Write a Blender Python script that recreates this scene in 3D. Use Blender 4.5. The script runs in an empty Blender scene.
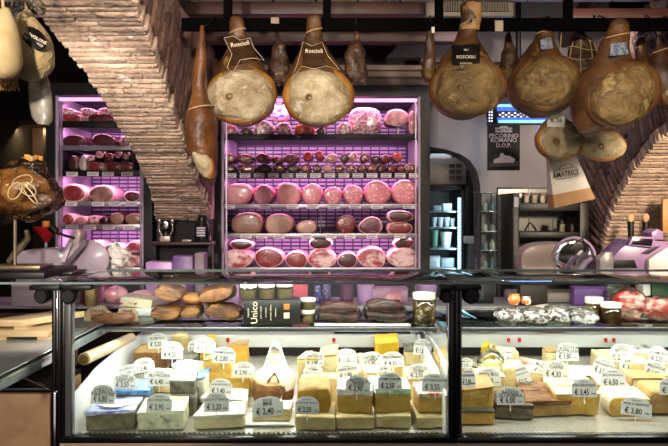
import bpy, bmesh, math, random
import numpy as np
from mathutils import Vector, Matrix, noise
random.seed(11)
PI = math.pi
SC = bpy.context.scene
COL = SC.collection
F = 650.0
HZ = 209.0
CZ = 1.5
def P(px, py, d): return Vector(((px-334)/F*d, d, CZ+(HZ-py)/F*d))
def S(n, d): return n/F*d
# ---------------------------------------------------------------- materials
def lin(c):
    if isinstance(c, str):
        c = c.lstrip('#'); c = [int(c[i:i+2], 16)/255 for i in (0, 2, 4)]
        c = [x/12.92 if x <= .04045 else ((x+.055)/1.055)**2.4 for x in c]
    return (c[0], c[1], c[2], 1)
MC = {}
def mat(name, c1, rough=.6, c2=None, scale=20, metal=0, bump=0, bscale=None, coat=0, spec=.5, trans=0, sss=0,
        stretch=(1, 1, 1), lo=.35, hi=.65, kind='noise', emit=0, detail=5, ecol=None, island=0, c3=None, alpha=1):
    if name in MC: return MC[name]
    m = bpy.data.materials.new(name); m.use_nodes = True
    nt = m.node_tree; N = nt.nodes; L = nt.links
    b = N['Principled BSDF']
    b.inputs['Base Color'].default_value = lin(c1)
    b.inputs['Roughness'].default_value = rough
    b.inputs['Metallic'].default_value = metal
    b.inputs['Specular IOR Level'].default_value = spec
    b.inputs['Coat Weight'].default_value = coat
    b.inputs['Coat Roughness'].default_value = .12
    b.inputs['Transmission Weight'].default_value = trans
    if sss:
        b.inputs['Subsurface Weight'].default_value = sss
        b.inputs['Subsurface Radius'].default_value = (.01, .006, .003)
    if emit:
        b.inputs['Emission Color'].default_value = lin(ecol or c1)
        b.inputs['Emission Strength'].default_value = emit
    tc = N.new('ShaderNodeTexCoord'); mp = N.new('ShaderNodeMapping')
    mp.inputs['Scale'].default_value = stretch
    L.new(tc.outputs['Object'], mp.inputs['Vector'])
    vec = mp.outputs['Vector']
    oi = N.new('ShaderNodeObjectInfo')
    ad = N.new('ShaderNodeVectorMath'); ad.operation = 'ADD'
    sc_ = N.new('ShaderNodeVectorMath'); sc_.operation = 'SCALE'; sc_.inputs['Scale'].default_value = 37.0
    L.new(oi.outputs['Random'], sc_.inputs[0]); L.new(vec, ad.inputs[0]); L.new(sc_.outputs['Vector'], ad.inputs[1])
    vec = ad.outputs['Vector']
    if c2 is not None:
        if kind == 'voronoi':
            t = N.new('ShaderNodeTexVoronoi'); t.inputs['Scale'].default_value = scale; fac = t.outputs['Distance']
        elif kind == 'wave':
            t = N.new('ShaderNodeTexWave'); t.wave_type = 'RINGS'; t.rings_direction = 'SPHERICAL'
            t.inputs['Scale'].default_value = scale; t.inputs['Distortion'].default_value = 9; t.inputs['Detail'].default_value = 3
            fac = t.outputs['Fac']; vec = mp.outputs['Vector']
        else:
            t = N.new('ShaderNodeTexNoise'); t.inputs['Scale'].default_value = scale; t.inputs['Detail'].default_value = detail
            t.inputs['Roughness'].default_value = .62; fac = t.outputs['Fac']
        L.new(vec, t.inputs['Vector'])
        r = N.new('ShaderNodeValToRGB')
        r.color_ramp.elements[0].position = lo; r.color_ramp.elements[0].color = lin(c1)
        r.color_ramp.elements[1].position = hi; r.color_ramp.elements[1].color = lin(c2)
        if c3 is not None:
            e = r.color_ramp.elements.new(min(.98, hi+.12)); e.color = lin(c3)
        L.new(fac, r.inputs['Fac']); out = r.outputs['Color']
        if island:
            g = N.new('ShaderNodeNewGeometry'); hs = N.new('ShaderNodeHueSaturation')
            mr = N.new('ShaderNodeMapRange'); mr.inputs['To Min'].default_value = 1-island; mr.inputs['To Max'].default_value = 1+island
            L.new(g.outputs['Random Per Island'], mr.inputs['Value']); L.new(mr.outputs['Result'], hs.inputs['Value'])
            L.new(out, hs.inputs['Color']); out = hs.outputs['Color']
        L.new(out, b.inputs['Base Color'])
    if bump:
        t2 = N.new('ShaderNodeTexNoise'); t2.inputs['Scale'].default_value = bscale or scale; t2.inputs['Detail'].default_value = 6
        L.new(vec, t2.inputs['Vector'])
        bp = N.new('ShaderNodeBump'); bp.inputs['Strength'].default_value = min(1, bump); bp.inputs['Distance'].default_value = .01*max(1, bump)
        L.new(t2.outputs['Fac'], bp.inputs['Height']); L.new(bp.outputs['Normal'], b.inputs['Normal'])
    MC[name] = m
    return m
def glassmat(name, tint='#ffffff', ior=1.45, rough=0.0, gain=1.0, crinkle=0, base=0.0):
    """thin clear sheet: Fresnel mix of see-through and mirror"""
    if name in MC: return MC[name]
    m = bpy.data.materials.new(name); m.use_nodes = True
    nt = m.node_tree; N = nt.nodes; L = nt.links
    N.remove(N['Principled BSDF']); out = N['Material Output']
    t = N.new('ShaderNodeBsdfTransparent'); t.inputs['Color'].default_value = lin(tint)
    g = N.new('ShaderNodeBsdfGlossy'); g.inputs['Roughness'].default_value = rough
    f = N.new('ShaderNodeFresnel'); f.inputs['IOR'].default_value = ior
    mx = N.new('ShaderNodeMixShader')
    ma = N.new('ShaderNodeMath'); ma.operation = 'MULTIPLY_ADD'; ma.use_clamp = True
    ma.inputs[1].default_value = gain; ma.inputs[2].default_value = base
    L.new(f.outputs[0], ma.inputs[0]); L.new(ma.outputs[0], mx.inputs[0])
    L.new(t.outputs[0], mx.inputs[1]); L.new(g.outputs[0], mx.inputs[2]); L.new(mx.outputs[0], out.inputs['Surface'])
    if crinkle:
        tc = N.new('ShaderNodeTexCoord'); no = N.new('ShaderNodeTexNoise'); no.inputs['Scale'].default_value = crinkle; no.inputs['Detail'].default_value = 3
        bp = N.new('ShaderNodeBump'); bp.inputs['Strength'].default_value = 1; bp.inputs['Distance'].default_value = .012
        L.new(tc.outputs['Object'], no.inputs['Vector']); L.new(no.outputs['Fac'], bp.inputs['Height'])
        L.new(bp.outputs['Normal'], g.inputs['Normal']); L.new(bp.outputs['Normal'], f.inputs['Normal'])
    MC[name] = m
    return m
# ---------------------------------------------------------------- bmesh helpers
def B(): return bmesh.new()
def box(bm, c, s, bev=0, rot=None, seg=2):
    r = bmesh.ops.create_cube(bm, size=1)
    vs = r['verts']
    M = Matrix.Translation(Vector(c)) @ (rot.to_4x4() if rot else Matrix.Identity(4)) @ Matrix.Diagonal((s[0], s[1], s[2], 1))
    bmesh.ops.transform(bm, matrix=M, verts=vs)
    if bev:
        es = list({e for v in vs for e in v.link_edges})
        bmesh.ops.bevel(bm, geom=es, offset=min(bev, .45*min(s)), segments=seg, profile=.5, affect='EDGES')
    return bm
def bx(bm, x0, x1, y0, y1, z0, z1, bev=0):
    return box(bm, ((x0+x1)/2, (y0+y1)/2, (z0+z1)/2), (abs(x1-x0), abs(y1-y0), abs(z1-z0)), bev)
def loft(bm, rings, cap0=True, cap1=True, closed=True):
    R = [[bm.verts.new(p) for p in r] for r in rings]
    n = len(R[0])
    for a, b in zip(R[:-1], R[1:]):
        for i in range(n if closed else n-1):
            j = (i+1) % n
            bm.faces.new((a[i], a[j], b[j], b[i]))
    if closed:
        if cap0: bm.faces.new(list(reversed(R[0])))
        if cap1: bm.faces.new(R[-1])
    return R
def frame_of(d):
    d = Vector(d).normalized()
    up = Vector((0, 0, 1)) if abs(d.z) < .95 else Vector((0, 1, 0))
    u = d.cross(up).normalized(); v = u.cross(d).normalized()
    return u, v
def tube(bm, pts, r, seg=8, closed=False):
    pts = [Vector(p) for p in pts]
    rs = r if isinstance(r, (list, tuple)) else [r]*len(pts)
    rings = []
    u = None
    for i, p in enumerate(pts):
        d = (pts[min(i+1, len(pts)-1)] - pts[max(i-1, 0)])
        if d.length < 1e-9: d = Vector((0, 0, 1))
        d.normalize()
        if u is None: u, v = frame_of(d)
        else:
            u = (u - d*u.dot(d)).normalized(); v = d.cross(u)
        v = d.cross(u)
        rings.append([p + (u*math.cos(2*PI*k/seg) + v*math.sin(2*PI*k/seg))*rs[i] for k in range(seg)])
    loft(bm, rings)
    return bm
def cyl(bm, p0, p1, r0, r1=None, seg=20):
    return tube(bm, [p0, p1], [r0, r0 if r1 is None else r1], seg)
def lathe(bm, prof, c=(0, 0, 0), seg=28, axis='z', a0=0, a1=2*PI):
    full = abs(a1-a0-2*PI) < 1e-6
    rings = []
    for (r, z) in prof:
        ring = []
        for k in range(seg if full else seg+1):
            a = a0+(a1-a0)*k/seg
            x, y = max(r, 1e-5)*math.cos(a), max(r, 1e-5)*math.sin(a)
            if axis == 'z': p = Vector((x, y, z))
            elif axis == 'y': p = Vector((x, z, -y))
            else: p = Vector((z, x, y))
            ring.append(p+Vector(c))
        rings.append(ring)
    loft(bm, rings, closed=full)
    bmesh.ops.remove_doubles(bm, verts=bm.verts, dist=2e-5)
    return bm
def prism(bm, poly, z0, z1, bev=0, plane='xy', off=0):
    def q(p, z):
        return Vector((p[0], p[1], z)) if plane == 'xy' else Vector((p[0], z, p[1]))
    a = [bm.verts.new(q(p, z0)) for p in poly]; b = [bm.verts.new(q(p, z1)) for p in poly]
    n = len(poly)
    fs = [bm.faces.new(a), bm.faces.new(list(reversed(b)))]
    for i in range(n):
        fs.append(bm.faces.new((a[i], b[i], b[(i+1) % n], a[(i+1) % n])))
    bmesh.ops.recalc_face_normals(bm, faces=fs)
    if bev:
        es = list({e for f in fs for e in f.edges})
        bmesh.ops.bevel(bm, geom=es, offset=bev, segments=2, profile=.5, affect='EDGES')
    return bm
def disp(bm, amp, scale, seed=0, verts=None):
    bm.normal_update()
    o = Vector((seed*7.31, seed*3.17, seed*1.7))
    for v in (verts or bm.verts):
        n = noise.noise(v.co*scale+o) + .5*noise.noise(v.co*scale*2.3+o)
        v.co += v.normal*n*amp
    return bm
def ellipsoid(bm, c, r, seg=20, rings=12):
    res = bmesh.ops.create_uvsphere(bm, u_segments=seg, v_segments=rings, radius=1)
    bmesh.ops.transform(bm, matrix=Matrix.Translation(Vector(c)) @ Matrix.Diagonal((r[0], r[1], r[2], 1)), verts=res['verts'])
    return res['verts']
def obj(name, bm, m, parent=None, loc=None, rot=None, smooth=True, ang=40, norm=True):
    me = bpy.data.meshes.new(name)
    if norm: bmesh.ops.recalc_face_normals(bm, faces=bm.faces)
    bm.to_mesh(me); bm.free()
    if smooth:
        me.polygons.foreach_set('use_smooth', [True]*len(me.polygons))
        me.set_sharp_from_angle(angle=math.radians(ang))
    o = bpy.data.objects.new(name, me); COL.objects.link(o)
    if m: me.materials.append(m)
    if parent is not None: o.parent = parent
    if loc is not None: o.location = loc
    if rot is not None: o.rotation_euler = rot
    return o
def tag(o, label, cat, group=None, kind=None):
    o['label'] = label; o['category'] = cat
    if group: o['group'] = group
    if kind: o['kind'] = kind
    return o
def thing(name, label, cat, loc, rot=(0, 0, 0), group=None):
    o = bpy.data.objects.new(name, None); COL.objects.link(o)
    o.empty_display_size = .02
    o.location = loc; o.rotation_euler = rot
    return tag(o, label, cat, group)
def struct(name, bm, m, **k):
    o = obj(name, bm, m, **k); o['kind'] = 'structure'
    return o
TC = {}
def text(name, body, size, m, parent, loc, rot=(PI/2, 0, 0), align='CENTER', sx=1, ext=.0002, bold=.012):
    key = (body, align, ext, m.name, bold)
    if key not in TC:
        cu = bpy.data.curves.new('lettering', 'FONT'); cu.body = body; cu.size = 1; cu.extrude = ext*40
        cu.align_x = align; cu.align_y = 'CENTER'; cu.resolution_u = 2; cu.offset = bold
        t = bpy.data.objects.new('lettering', cu); COL.objects.link(t)
        bpy.context.view_layer.update()
        me = bpy.data.meshes.new_from_object(t.evaluated_get(bpy.context.evaluated_depsgraph_get()))
        me.materials.clear(); me.materials.append(m)
        bpy.data.objects.remove(t); bpy.data.curves.remove(cu)
        TC[key] = me
    o = bpy.data.objects.new(name, TC[key]); COL.objects.link(o)
    o.parent = parent; o.location = loc; o.rotation_euler = rot; o.scale = (size*sx, size, size)
    return o
ORD = ['first', 'second', 'third', 'fourth', 'fifth', 'sixth', 'seventh', 'eighth', 'ninth', 'tenth', 'eleventh', 'twelfth',
       'thirteenth', 'fourteenth', 'fifteenth', 'sixteenth', 'seventeenth', 'eighteenth']
# ---------------------------------------------------------------- common materials
BLACK = mat('black_metal', '#0c0b0c', .45, spec=.4)
SATIN = mat('satin_black', '#100e10', .3)
STEEL = mat('steel', '#b9babd', .28, metal=1, c2='#a2a3a8', scale=60)
DECKM = mat('deck_steel', '#c9c1b4', .22, metal=.35, c2='#b8afa1', scale=40, bump=.05)
CHROME = mat('chrome', '#d8d8da', .12, metal=1)
WHITE = mat('white_enamel', '#e6e6e4', .35, c2='#dcdcdb', scale=8)
DARKWOOD = mat('dark_wood', '#3a2320', .5, c2='#2a1816', scale=14, stretch=(.6, 6, 6), bump=.15)
FASCIA = mat('fascia_wood', '#452620', .5, c2='#331a17', scale=10, stretch=(.8, 8, 8), bump=.15)
GLASS = glassmat('case_glass', '#f4fbf8', 1.42)
TOPGLASS = glassmat('top_glass', '#e6f0ee', 1.5, rough=.02)
SHELFGLASS = glassmat('shelf_glass', '#e8f6f2', 1.35)
FILM = glassmat('plastic_film', '#fbfbfc', 1.4, rough=.1, gain=1.0, crinkle=60, base=.01)
INK = mat('black_ink', '#121212', .6)
TAGW = mat('tag_card', '#dedbd6', .55, c2='#d3cfc9', scale=30)
PICK = mat('white_plastic', '#e4e2dd', .4)
WPAPER = mat('white_paper', '#dfdcd6', .7, c2='#cfcac2', scale=25, bump=.2)
# ================================================================ the setting
def tilemat(name, c1, c2, mortar, bw, bh, ms, rough=.4, offset=0.0):
    m = bpy.data.materials.new(name); m.use_nodes = True
    nt = m.node_tree; N = nt.nodes; L = nt.links; b = N['Principled BSDF']
    tc = N.new('ShaderNodeTexCoord'); mp = N.new('ShaderNodeMapping'); mp.inputs['Rotation'].default_value = (PI/2, 0, 0)
    t = N.new('ShaderNodeTexBrick'); t.offset = offset
    t.inputs['Color1'].default_value = lin(c1); t.inputs['Color2'].default_value = lin(c2); t.inputs['Mortar'].default_value = lin(mortar)
    t.inputs['Scale'].default_value = 1; t.inputs['Brick Width'].default_value = bw; t.inputs['Row Height'].default_value = bh; t.inputs['Mortar Size'].default_value = ms
    L.new(tc.outputs['Object'], mp.inputs['Vector']); L.new(mp.outputs['Vector'], t.inputs['Vector'])
    L.new(t.outputs['Color'], b.inputs['Base Color']); b.inputs['Roughness'].default_value = rough
    bp = N.new('ShaderNodeBump'); bp.inputs['Strength'].default_value = .4; bp.invert = True; bp.inputs['Distance'].default_value = .004
    L.new(t.outputs['Fac'], bp.inputs['Height']); L.new(bp.outputs['Normal'], b.inputs['Normal'])
    return m
WALLW = mat('white_plaster', '#8d878a', .85, c2='#827c80', scale=4, bump=.1, bscale=60)
DARKW = mat('dark_plaster', '#1b1716', .8, c2='#141110', scale=5)
FLOORM = tilemat('floor_tiles', '#4d4640', '#443e39', '#2b2724', .4, .4, .006)
TILE = tilemat('glazed_wall_tiles', '#6d6f66', '#62645b', '#3c3b36', .145, .145, .004, .25)
PLANK = mat('white_ceiling_planks', '#cfcac6', .6, c2='#bcb6b2', scale=6, stretch=(1, 8, 8))
bm = B(); bx(bm, -3.3, 3.1, -2.1, 7.2, -.06, 0); struct('floor', bm, FLOORM)
bm = B(); bx(bm, -3.3, -3.2, -2.1, 7.2, 0, 2.9); struct('wall_left', bm, DARKW)
bm = B(); bx(bm, 3.0, 3.1, -2.1, 7.2, 0, 2.9); struct('wall_right', bm, DARKW)
bm = B(); bx(bm, -3.3, 3.1, -2.2, -2.1, 0, 2.9); struct('wall_front', bm, DARKW)
bm = B(); bx(bm, -3.3, -1.05, 7.1, 7.2, 0, 2.9); bx(bm, -1.05, 3.1, 5.3, 5.4, 0, 2.9); bx(bm, -1.05, -.95, 5.3, 7.2, 0, 2.9)
struct('wall_back', bm, DARKW)
# upper ceiling over the back of the room and the lower plank ceiling over the counter
bm = B(); bx(bm, -3.3, 3.1, 3.02, 7.2, 2.72, 2.8); struct('ceiling', bm, mat('dark_ceiling', '#2a1c1c', .7, c2='#20151a', scale=5))
bm = B()
for k in range(32):
    x0 = -3.2+k*.195
    bx(bm, x0, x0+.186, -2.1, 3.0, 2.455, 2.475, .003)
struct('ceiling_planks', bm, PLANK)
bm = B(); bx(bm, -3.2, 3.0, -2.1, 3.0, 2.48, 2.5); struct('ceiling_backing', bm, DARKW)
# wooden beams
def zof(y, d): return CZ+(HZ-y)/F*d
bm = B(); bx(bm, -.75, P(424, 0, 3)[0], 3.0, 3.07, zof(14, 3), 2.455, .004); struct('trim_1', bm, FASCIA)
bm = B(); bx(bm, P(568, 0, 2.9)[0], 2.9, 2.85, 2.92, zof(22, 2.85), zof(8, 2.85), .004); struct('trim_2', bm, mat('fascia_red', '#6d3a30', .45, c2='#55291f', scale=8, stretch=(.8, 8, 8), bump=.15))
bm = B(); bx(bm, -1.2, .72, 3.35, 3.43, zof(44, 3.4), zof(27, 3.4), .004); struct('trim_3', bm, FASCIA)
CORN = mat('beige_moulding', '#6e5c50', .55, c2='#5f4f45', scale=8)
bm = B(); 
for (a, b_, c, e) in ((66, 71, 3.62, 3.8), (71, 77, 3.65, 3.8), (77, 84, 3.68, 3.8)):
    bx(bm, -.65, 1.5, c, e, zof(b_, 3.65), zof(a, 3.65), .003)
struct('trim_4', bm, CORN)
def rafter(p0, p1, w, h, n):
    bm = B(); a, b_ = Vector(p0), Vector(p1); d = (b_-a); q = d.to_track_quat('Y', 'Z').to_matrix()
    box(bm, (a+b_)/2, (w, d.length, h), .004, q); struct(n, bm, FASCIA)
rafter(P(352, 44, 3.85), P(375, -14, 3.1), .06, .09, 'trim_5')
rafter(P(386, 44, 3.85), P(416, -12, 3.1), .05, .09, 'trim_6')
rafter(P(206, 66, 3.7), P(196, -8, 3.1), .05, .09, 'trim_7')
rafter(P(560, 44, 3.85), P(600, -10, 3.1), .05, .09, 'trim_8')
bm = B(); bx(bm, -.7, .42, 3.85, 3.9, 2.2, 2.72); struct('wall_bulkhead', bm, mat('bulkhead_paint', '#221519', .7))
# white wall right of the fridge with its arched opening
H = [(481, 900), (481, 275), (481, 200), (480, 184), (476.5, 170), (470, 160.5), (460, 154), (445, 149), (424, 146)]
poly = [(P(x, y, 3.9)[0], max(0, P(x, y, 3.9)[2])) for x, y in H]
poly += [(poly[-1][0], 2.72), (1.62, 2.72), (1.62, 0)]
bm = B(); prism(bm, poly, 3.9, 4.1, plane='xz')
struct('wall_right_back', bm, WALLW, smooth=False)
bm = B(); bx(bm, P(498, 0, 3.88)[0], 1.6, 3.875, 3.905, 0, zof(189, 3.88)); struct('trim_9', bm, TILE)
bm = B(); bx(bm, P(498, 0, 3.88)[0], 1.6, 3.865, 3.905, zof(189, 3.88), zof(187, 3.88), .003); struct('trim_10', bm, mat('tile_cap', '#4a4a45', .4))
# ---------------------------------------------------------------- brick arches
BRICK = mat('old_brick', '#c2ab98', .92, c2='#997f6d', scale=13, c3='#e6dccf', lo=.28, hi=.6, bump=1.4, bscale=60, island=.34, detail=9)
BRICKD = mat('dark_old_brick', '#84675a', .9, c2='#634a3f', scale=14, c3='#a8958a', lo=.3, hi=.62, bump=1.2, bscale=45, island=.35, detail=8)
MORTAR = mat('lime_mortar', '#ad9a88', .95, c2='#8a7564', scale=24, bump=1)
def arch(pref, curve, xin, xout, top, yend, facemat, jit=1):
    """curve: (distance, height) of the soffit; xin = face seen from the room's middle, xout = far edge"""
    ds = np.array([c[0] for c in curve]); zs = np.array([c[1] for c in curve])
    fine = []
    for i in range(len(curve)-1):
        for k in range(12):
            t = k/12
            def cr(a):
                p0, p1, p2, p3 = a[max(i-1, 0)], a[i], a[i+1], a[min(i+2, len(a)-1)]
                return .5*((2*p1)+(-p0+p2)*t+(2*p0-5*p1+4*p2-p3)*t*t+(-p0+3*p1-3*p2+p3)*t**3)
            fine.append((cr(ds), cr(zs)))
    fine.append(curve[-1])
    pts = [Vector((0, a, b)) for a, b in fine]
    cum = [0]
    for a, b in zip(pts[:-1], pts[1:]): cum.append(cum[-1]+(b-a).length)
    def at(s):
        s = max(0, min(s, cum[-1]-1e-6))
        i = max(k for k in range(len(cum)) if cum[k] <= s+1e-9); i = min(i, len(pts)-2)
        f = (s-cum[i])/(cum[i+1]-cum[i]); tg = (pts[i+1]-pts[i]).normalized()
        return pts[i].lerp(pts[i+1], f), tg
    XO = xout if isinstance(xout, list) else [(0, xout), (9, xout)]
    def xo(y): return float(np.interp(y, [a[0] for a in XO], [a[1] for a in XO]))
    xout = xo(2.4)
    sg = 1 if xin > xout else -1
    X0, X1 = min(xin, xout), max(xin, xout)
    rnd = random.Random(5)
    bm = B(); s = 0
    while s < cum[-1]:
        h = rnd.uniform(.019, .034)
        p, tg = at(s+h/2)
        nrm = Vector((0, -tg.z, tg.y))
        if nrm.z > 0 and nrm.y > 0: nrm = -nrm
        nrm = Vector((0, tg.z, -tg.y)) if False else nrm
        # outward of the opening: away from the mass = down and towards the viewer
        if nrm.dot(Vector((0, -.5, -1))) < 0: nrm = -nrm
        if sg > 0: X0 = xo(p.y)
        x = X0-rnd.uniform(-.004, .008); first = True
        off0 = rnd.uniform(.1, .26)
        while x < X1-.005:
            w = off0 if first else rnd.uniform(.2, .3); first = False
            x2 = min(x+w, X1+rnd.uniform(-.008, .003))
            if X1-x2 < .05: x2 = X1+rnd.uniform(-.008, .003)
            rr = rnd.uniform(-.0035, .002)*jit
            M = Matrix((Vector((1, 0, 0)), tg, nrm)).transposed()
            c = p - nrm*(.03-rr) + Vector(((x+x2)/2, 0, 0))
            n0 = len(bm.verts)
            box(bm, c, (max(.02, x2-x-.007), h-.003, .06), .003, M @ Matrix.Rotation(rnd.uniform(-.012, .012), 3, 'Z'), 1)
            x = x2
        s += h
    bmesh.ops.subdivide_edges(bm, edges=[e for e in bm.edges if e.calc_length() > .08], cuts=2, use_grid_fill=True)
    disp(bm, .0035*jit, 22, 3)
    struct(pref+'_soffit', bm, BRICK, ang=50)
    # bricks standing on the face
    bm = B(); s = 0
    while s < cum[-1]+.0:
        h = rnd.uniform(.026, .04)
        p, tg = at(s+h/2)
        nrm = Vector((0, tg.z, -tg.y))
        if nrm.dot(Vector((0, .5, 1))) < 0: nrm = -nrm
        M = Matrix((Vector((1, 0, 0)), tg, nrm)).transposed()
        r = .062
        while r < .95:
            L_ = rnd.uniform(.2, .28)
            if r < .1 and rnd.random() < .5: L_ *= .55
            c = p + nrm*(r+L_/2)
            if c.z+L_*.35 < top and c.y < yend-.02:
                th = h*(1+r*.55)-.004
                box(bm, c+Vector((xin-sg*(.03-rnd.uniform(-.005, .006)), 0, 0)), (.06, th, L_-.008), .005, M, 1)
            r += L_
        s += h
    disp(bm, .003, 22, 4)
    struct(pref+'_face', bm, facemat, ang=50)
    # the mass behind the bricks
    nf = []
    for i in range(len(fine)):
        a, b = Vector(fine[max(i-1, 0)]), Vector(fine[min(i+1, len(fine)-1)]); t_ = (b-a).normalized(); n_ = Vector((-t_.y, t_.x))
        if n_.dot(Vector((.5, 1))) < 0: n_ = -n_
        nf.append((fine[i][0]+n_.x*.0045, fine[i][1]+n_.y*.0045))
    fine = nf
    if sg > 0: X0 = max(a[1] for a in XO)
    poly = [(a, b) for a, b in fine] + [(yend, fine[-1][1]), (yend, top), (fine[0][0], top)]
    bm = B(); bl = [bm.verts.new((X0+.02, a, b)) for a, b in poly]; bh = [bm.verts.new((X1-.02, a, b)) for a, b in poly]
    n = len(poly); bm.faces.new(bl); bm.faces.new(list(reversed(bh)))
    for i in range(n): bm.faces.new((bl[i], bh[i], bh[(i+1) % n], bl[(i+1) % n]))
    struct(pref+'_core', bm, MORTAR, smooth=False)
LC = [(1.2, 2.33), (1.6, 2.315), (1.9, 2.265), (2.14, 2.19), (2.3, 2.12), (2.45, 2.045), (2.6, 1.95), (2.76, 1.845), (3.04, 1.68), (3.3, 1.54), (3.46, 1.44)]
arch('wall_arch_left', LC, -.66, [(1.2, -1.1), (2.1, -1.03), (2.27, -1.0), (2.66, -.93), (2.92, -.9), (3.2, -.905), (3.5, -.955)], 2.4, 3.72, BRICKD)
RC = [(1.7, 2.17), (2.1, 2.11), (2.45, 2.0), (2.82, 1.835), (3.04, 1.743), (3.25, 1.605), (3.4, 1.46), (3.49, 1.3), (3.52, 1.1), (3.52, .9)]
arch('wall_arch_right', RC, 1.45, 2.2, 2.44, 3.9, BRICKD, .4)
bm = B(); bx(bm, -.95, -.68, 1.2, 3.72, 2.4, 2.455); bx(bm, 1.47, 2.2, 1.7, 2.84, 2.44, 2.455); struct('wall_arch_capping', bm, DARKW)
bm = B(); bx(bm, -.955, -.68, 3.5, 3.72, 0, 1.44); struct('wall_pillar', bm, DARKW)
bm = B(); bx(bm, 1.47, 2.2, 3.55, 3.9, 0, .9); struct('wall_pillar_right', bm, DARKW)
# ================================================================ camera and light
cam = bpy.data.cameras.new('camera'); co = bpy.data.objects.new('camera', cam); COL.objects.link(co)
co.location = (0, 0, CZ); co.rotation_euler = (PI/2, 0, 0)
cam.sensor_width = 36; cam.lens = 36*F/668; cam.shift_y = -14/668; cam.clip_start = .05
SC.camera = co
def area(name, loc, size, power, col=(1, 1, 1), tgt=None, rot=None, spread=None):
    l = bpy.data.lights.new(name, 'AREA'); l.shape = 'RECTANGLE'; l.size, l.size_y = size; l.energy = power; l.color = col
    if spread: l.spread = math.radians(spread)
    o = bpy.data.objects.new(name, l); COL.objects.link(o); o.location = loc
    if tgt is not None: o.rotation_euler = (Vector(tgt)-Vector(loc)).to_track_quat('-Z', 'Y').to_euler()
    if rot is not None: o.rotation_euler = rot
    return o
def spot(name, loc, tgt, power, ang, col, r=.04, blend=.6):
    l = bpy.data.lights.new(name, 'SPOT'); l.energy = power; l.spot_size = math.radians(ang); l.color = col; l.shadow_soft_size = r; l.spot_blend = blend
    o = bpy.data.objects.new(name, l); COL.objects.link(o); o.location = loc
    o.rotation_euler = (Vector(tgt)-Vector(loc)).to_track_quat('-Z', 'Y').to_euler()
    return o
w = bpy.data.worlds.new('world'); SC.world = w; w.use_nodes = True
w.node_tree.nodes['Background'].inputs[0].default_value = (.5, .45, .5, 1); w.node_tree.nodes['Background'].inputs[1].default_value = .02
WARM = (1, .83, .62)
PINK = (1, .44, .88)
SC.view_settings.view_transform = 'Standard'; SC.view_settings.look = 'None'
SC.view_settings.gamma = 1; SC.view_settings.exposure = 0; SC.view_settings.use_curve_mapping = False
# warm spots for hams and soffits, plus added fill lights for dim places
spot('key_and_fill_spot', (-.1, .9, 2.38), P(240, 90, 2.65), 62, 60, WARM)
spot('key_and_fill_spot', (.55, .9, 2.38), P(470, 80, 2.65), 55, 55, WARM)
spot('key_and_fill_spot', (1.1, .9, 2.38), P(610, 90, 2.65), 60, 55, WARM)
spot('key_and_fill_spot', (-.7, .5, 1.95), P(70, 40, 2.3), 150, 75, (1, .88, .78))
spot('key_and_fill_spot', (-1.0, 2.1, 1.9), P(130, 130, 2.85), 16, 110, (1, .86, .74), .1)
spot('key_and_fill_spot', (1.6, 1.6, 1.8), P(652, 185, 3.2), 200, 44, (1, .8, .58), .1)
spot('key_and_fill_spot', (.8, 1.5, 2.3), (1.45, 3.15, 1.9), 6, 34, (1, .85, .75), .1)  # added fill for the right arch face
spot('key_and_fill_spot', (-1.3, .9, 2.1), P(20, 190, 2.25), 16, 34, WARM)  # added fill so the wrapped gift is not dark
spot('key_and_fill_spot', (.35, 1.3, 2.38), P(172, 60, 2.6), 26, 32, (1, .82, .78))  # added fill on the left arch face
spot('stone_fill', (-1.0, -1.2, 1.7), (-1.0, 2.05, .8), 190, 24, (1, .86, .72), .1)  # added spot without a fixture, brightens the stone front under the shelf
spot('key_and_fill_spot', (.75, .9, 1.95), P(572, 150, 2.8), 14, 28, WARM)  # added low fill for the small ham ends
area('overhead_fill', (0, -.5, 2.4), (2.4, .7), 14, (1, .88, .78), rot=(math.radians(38), 0, 0))  # added soft fill from above for stone front and tags
area('front_fill', (-.3, -1.9, 1.25), (3.4, 1.2), 9, (1, .93, .88), tgt=(-.3, 2, .9))  # added fill from behind the camera, the wall there is closed
area('back_fill', (1.0, 3.2, 2.4), (.9, .1), 2.5, (1, .88, .88), tgt=(1.05, 3.9, 1.5))  # added fill for the tiled wall and shelf unit
area('aisle_fill', (0, 3.3, 2.6), (2, .15), 5, (1, .6, .8), tgt=(0, 3.2, 3.2))  # added pink upward fill, puts fridge spill on the beams
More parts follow.
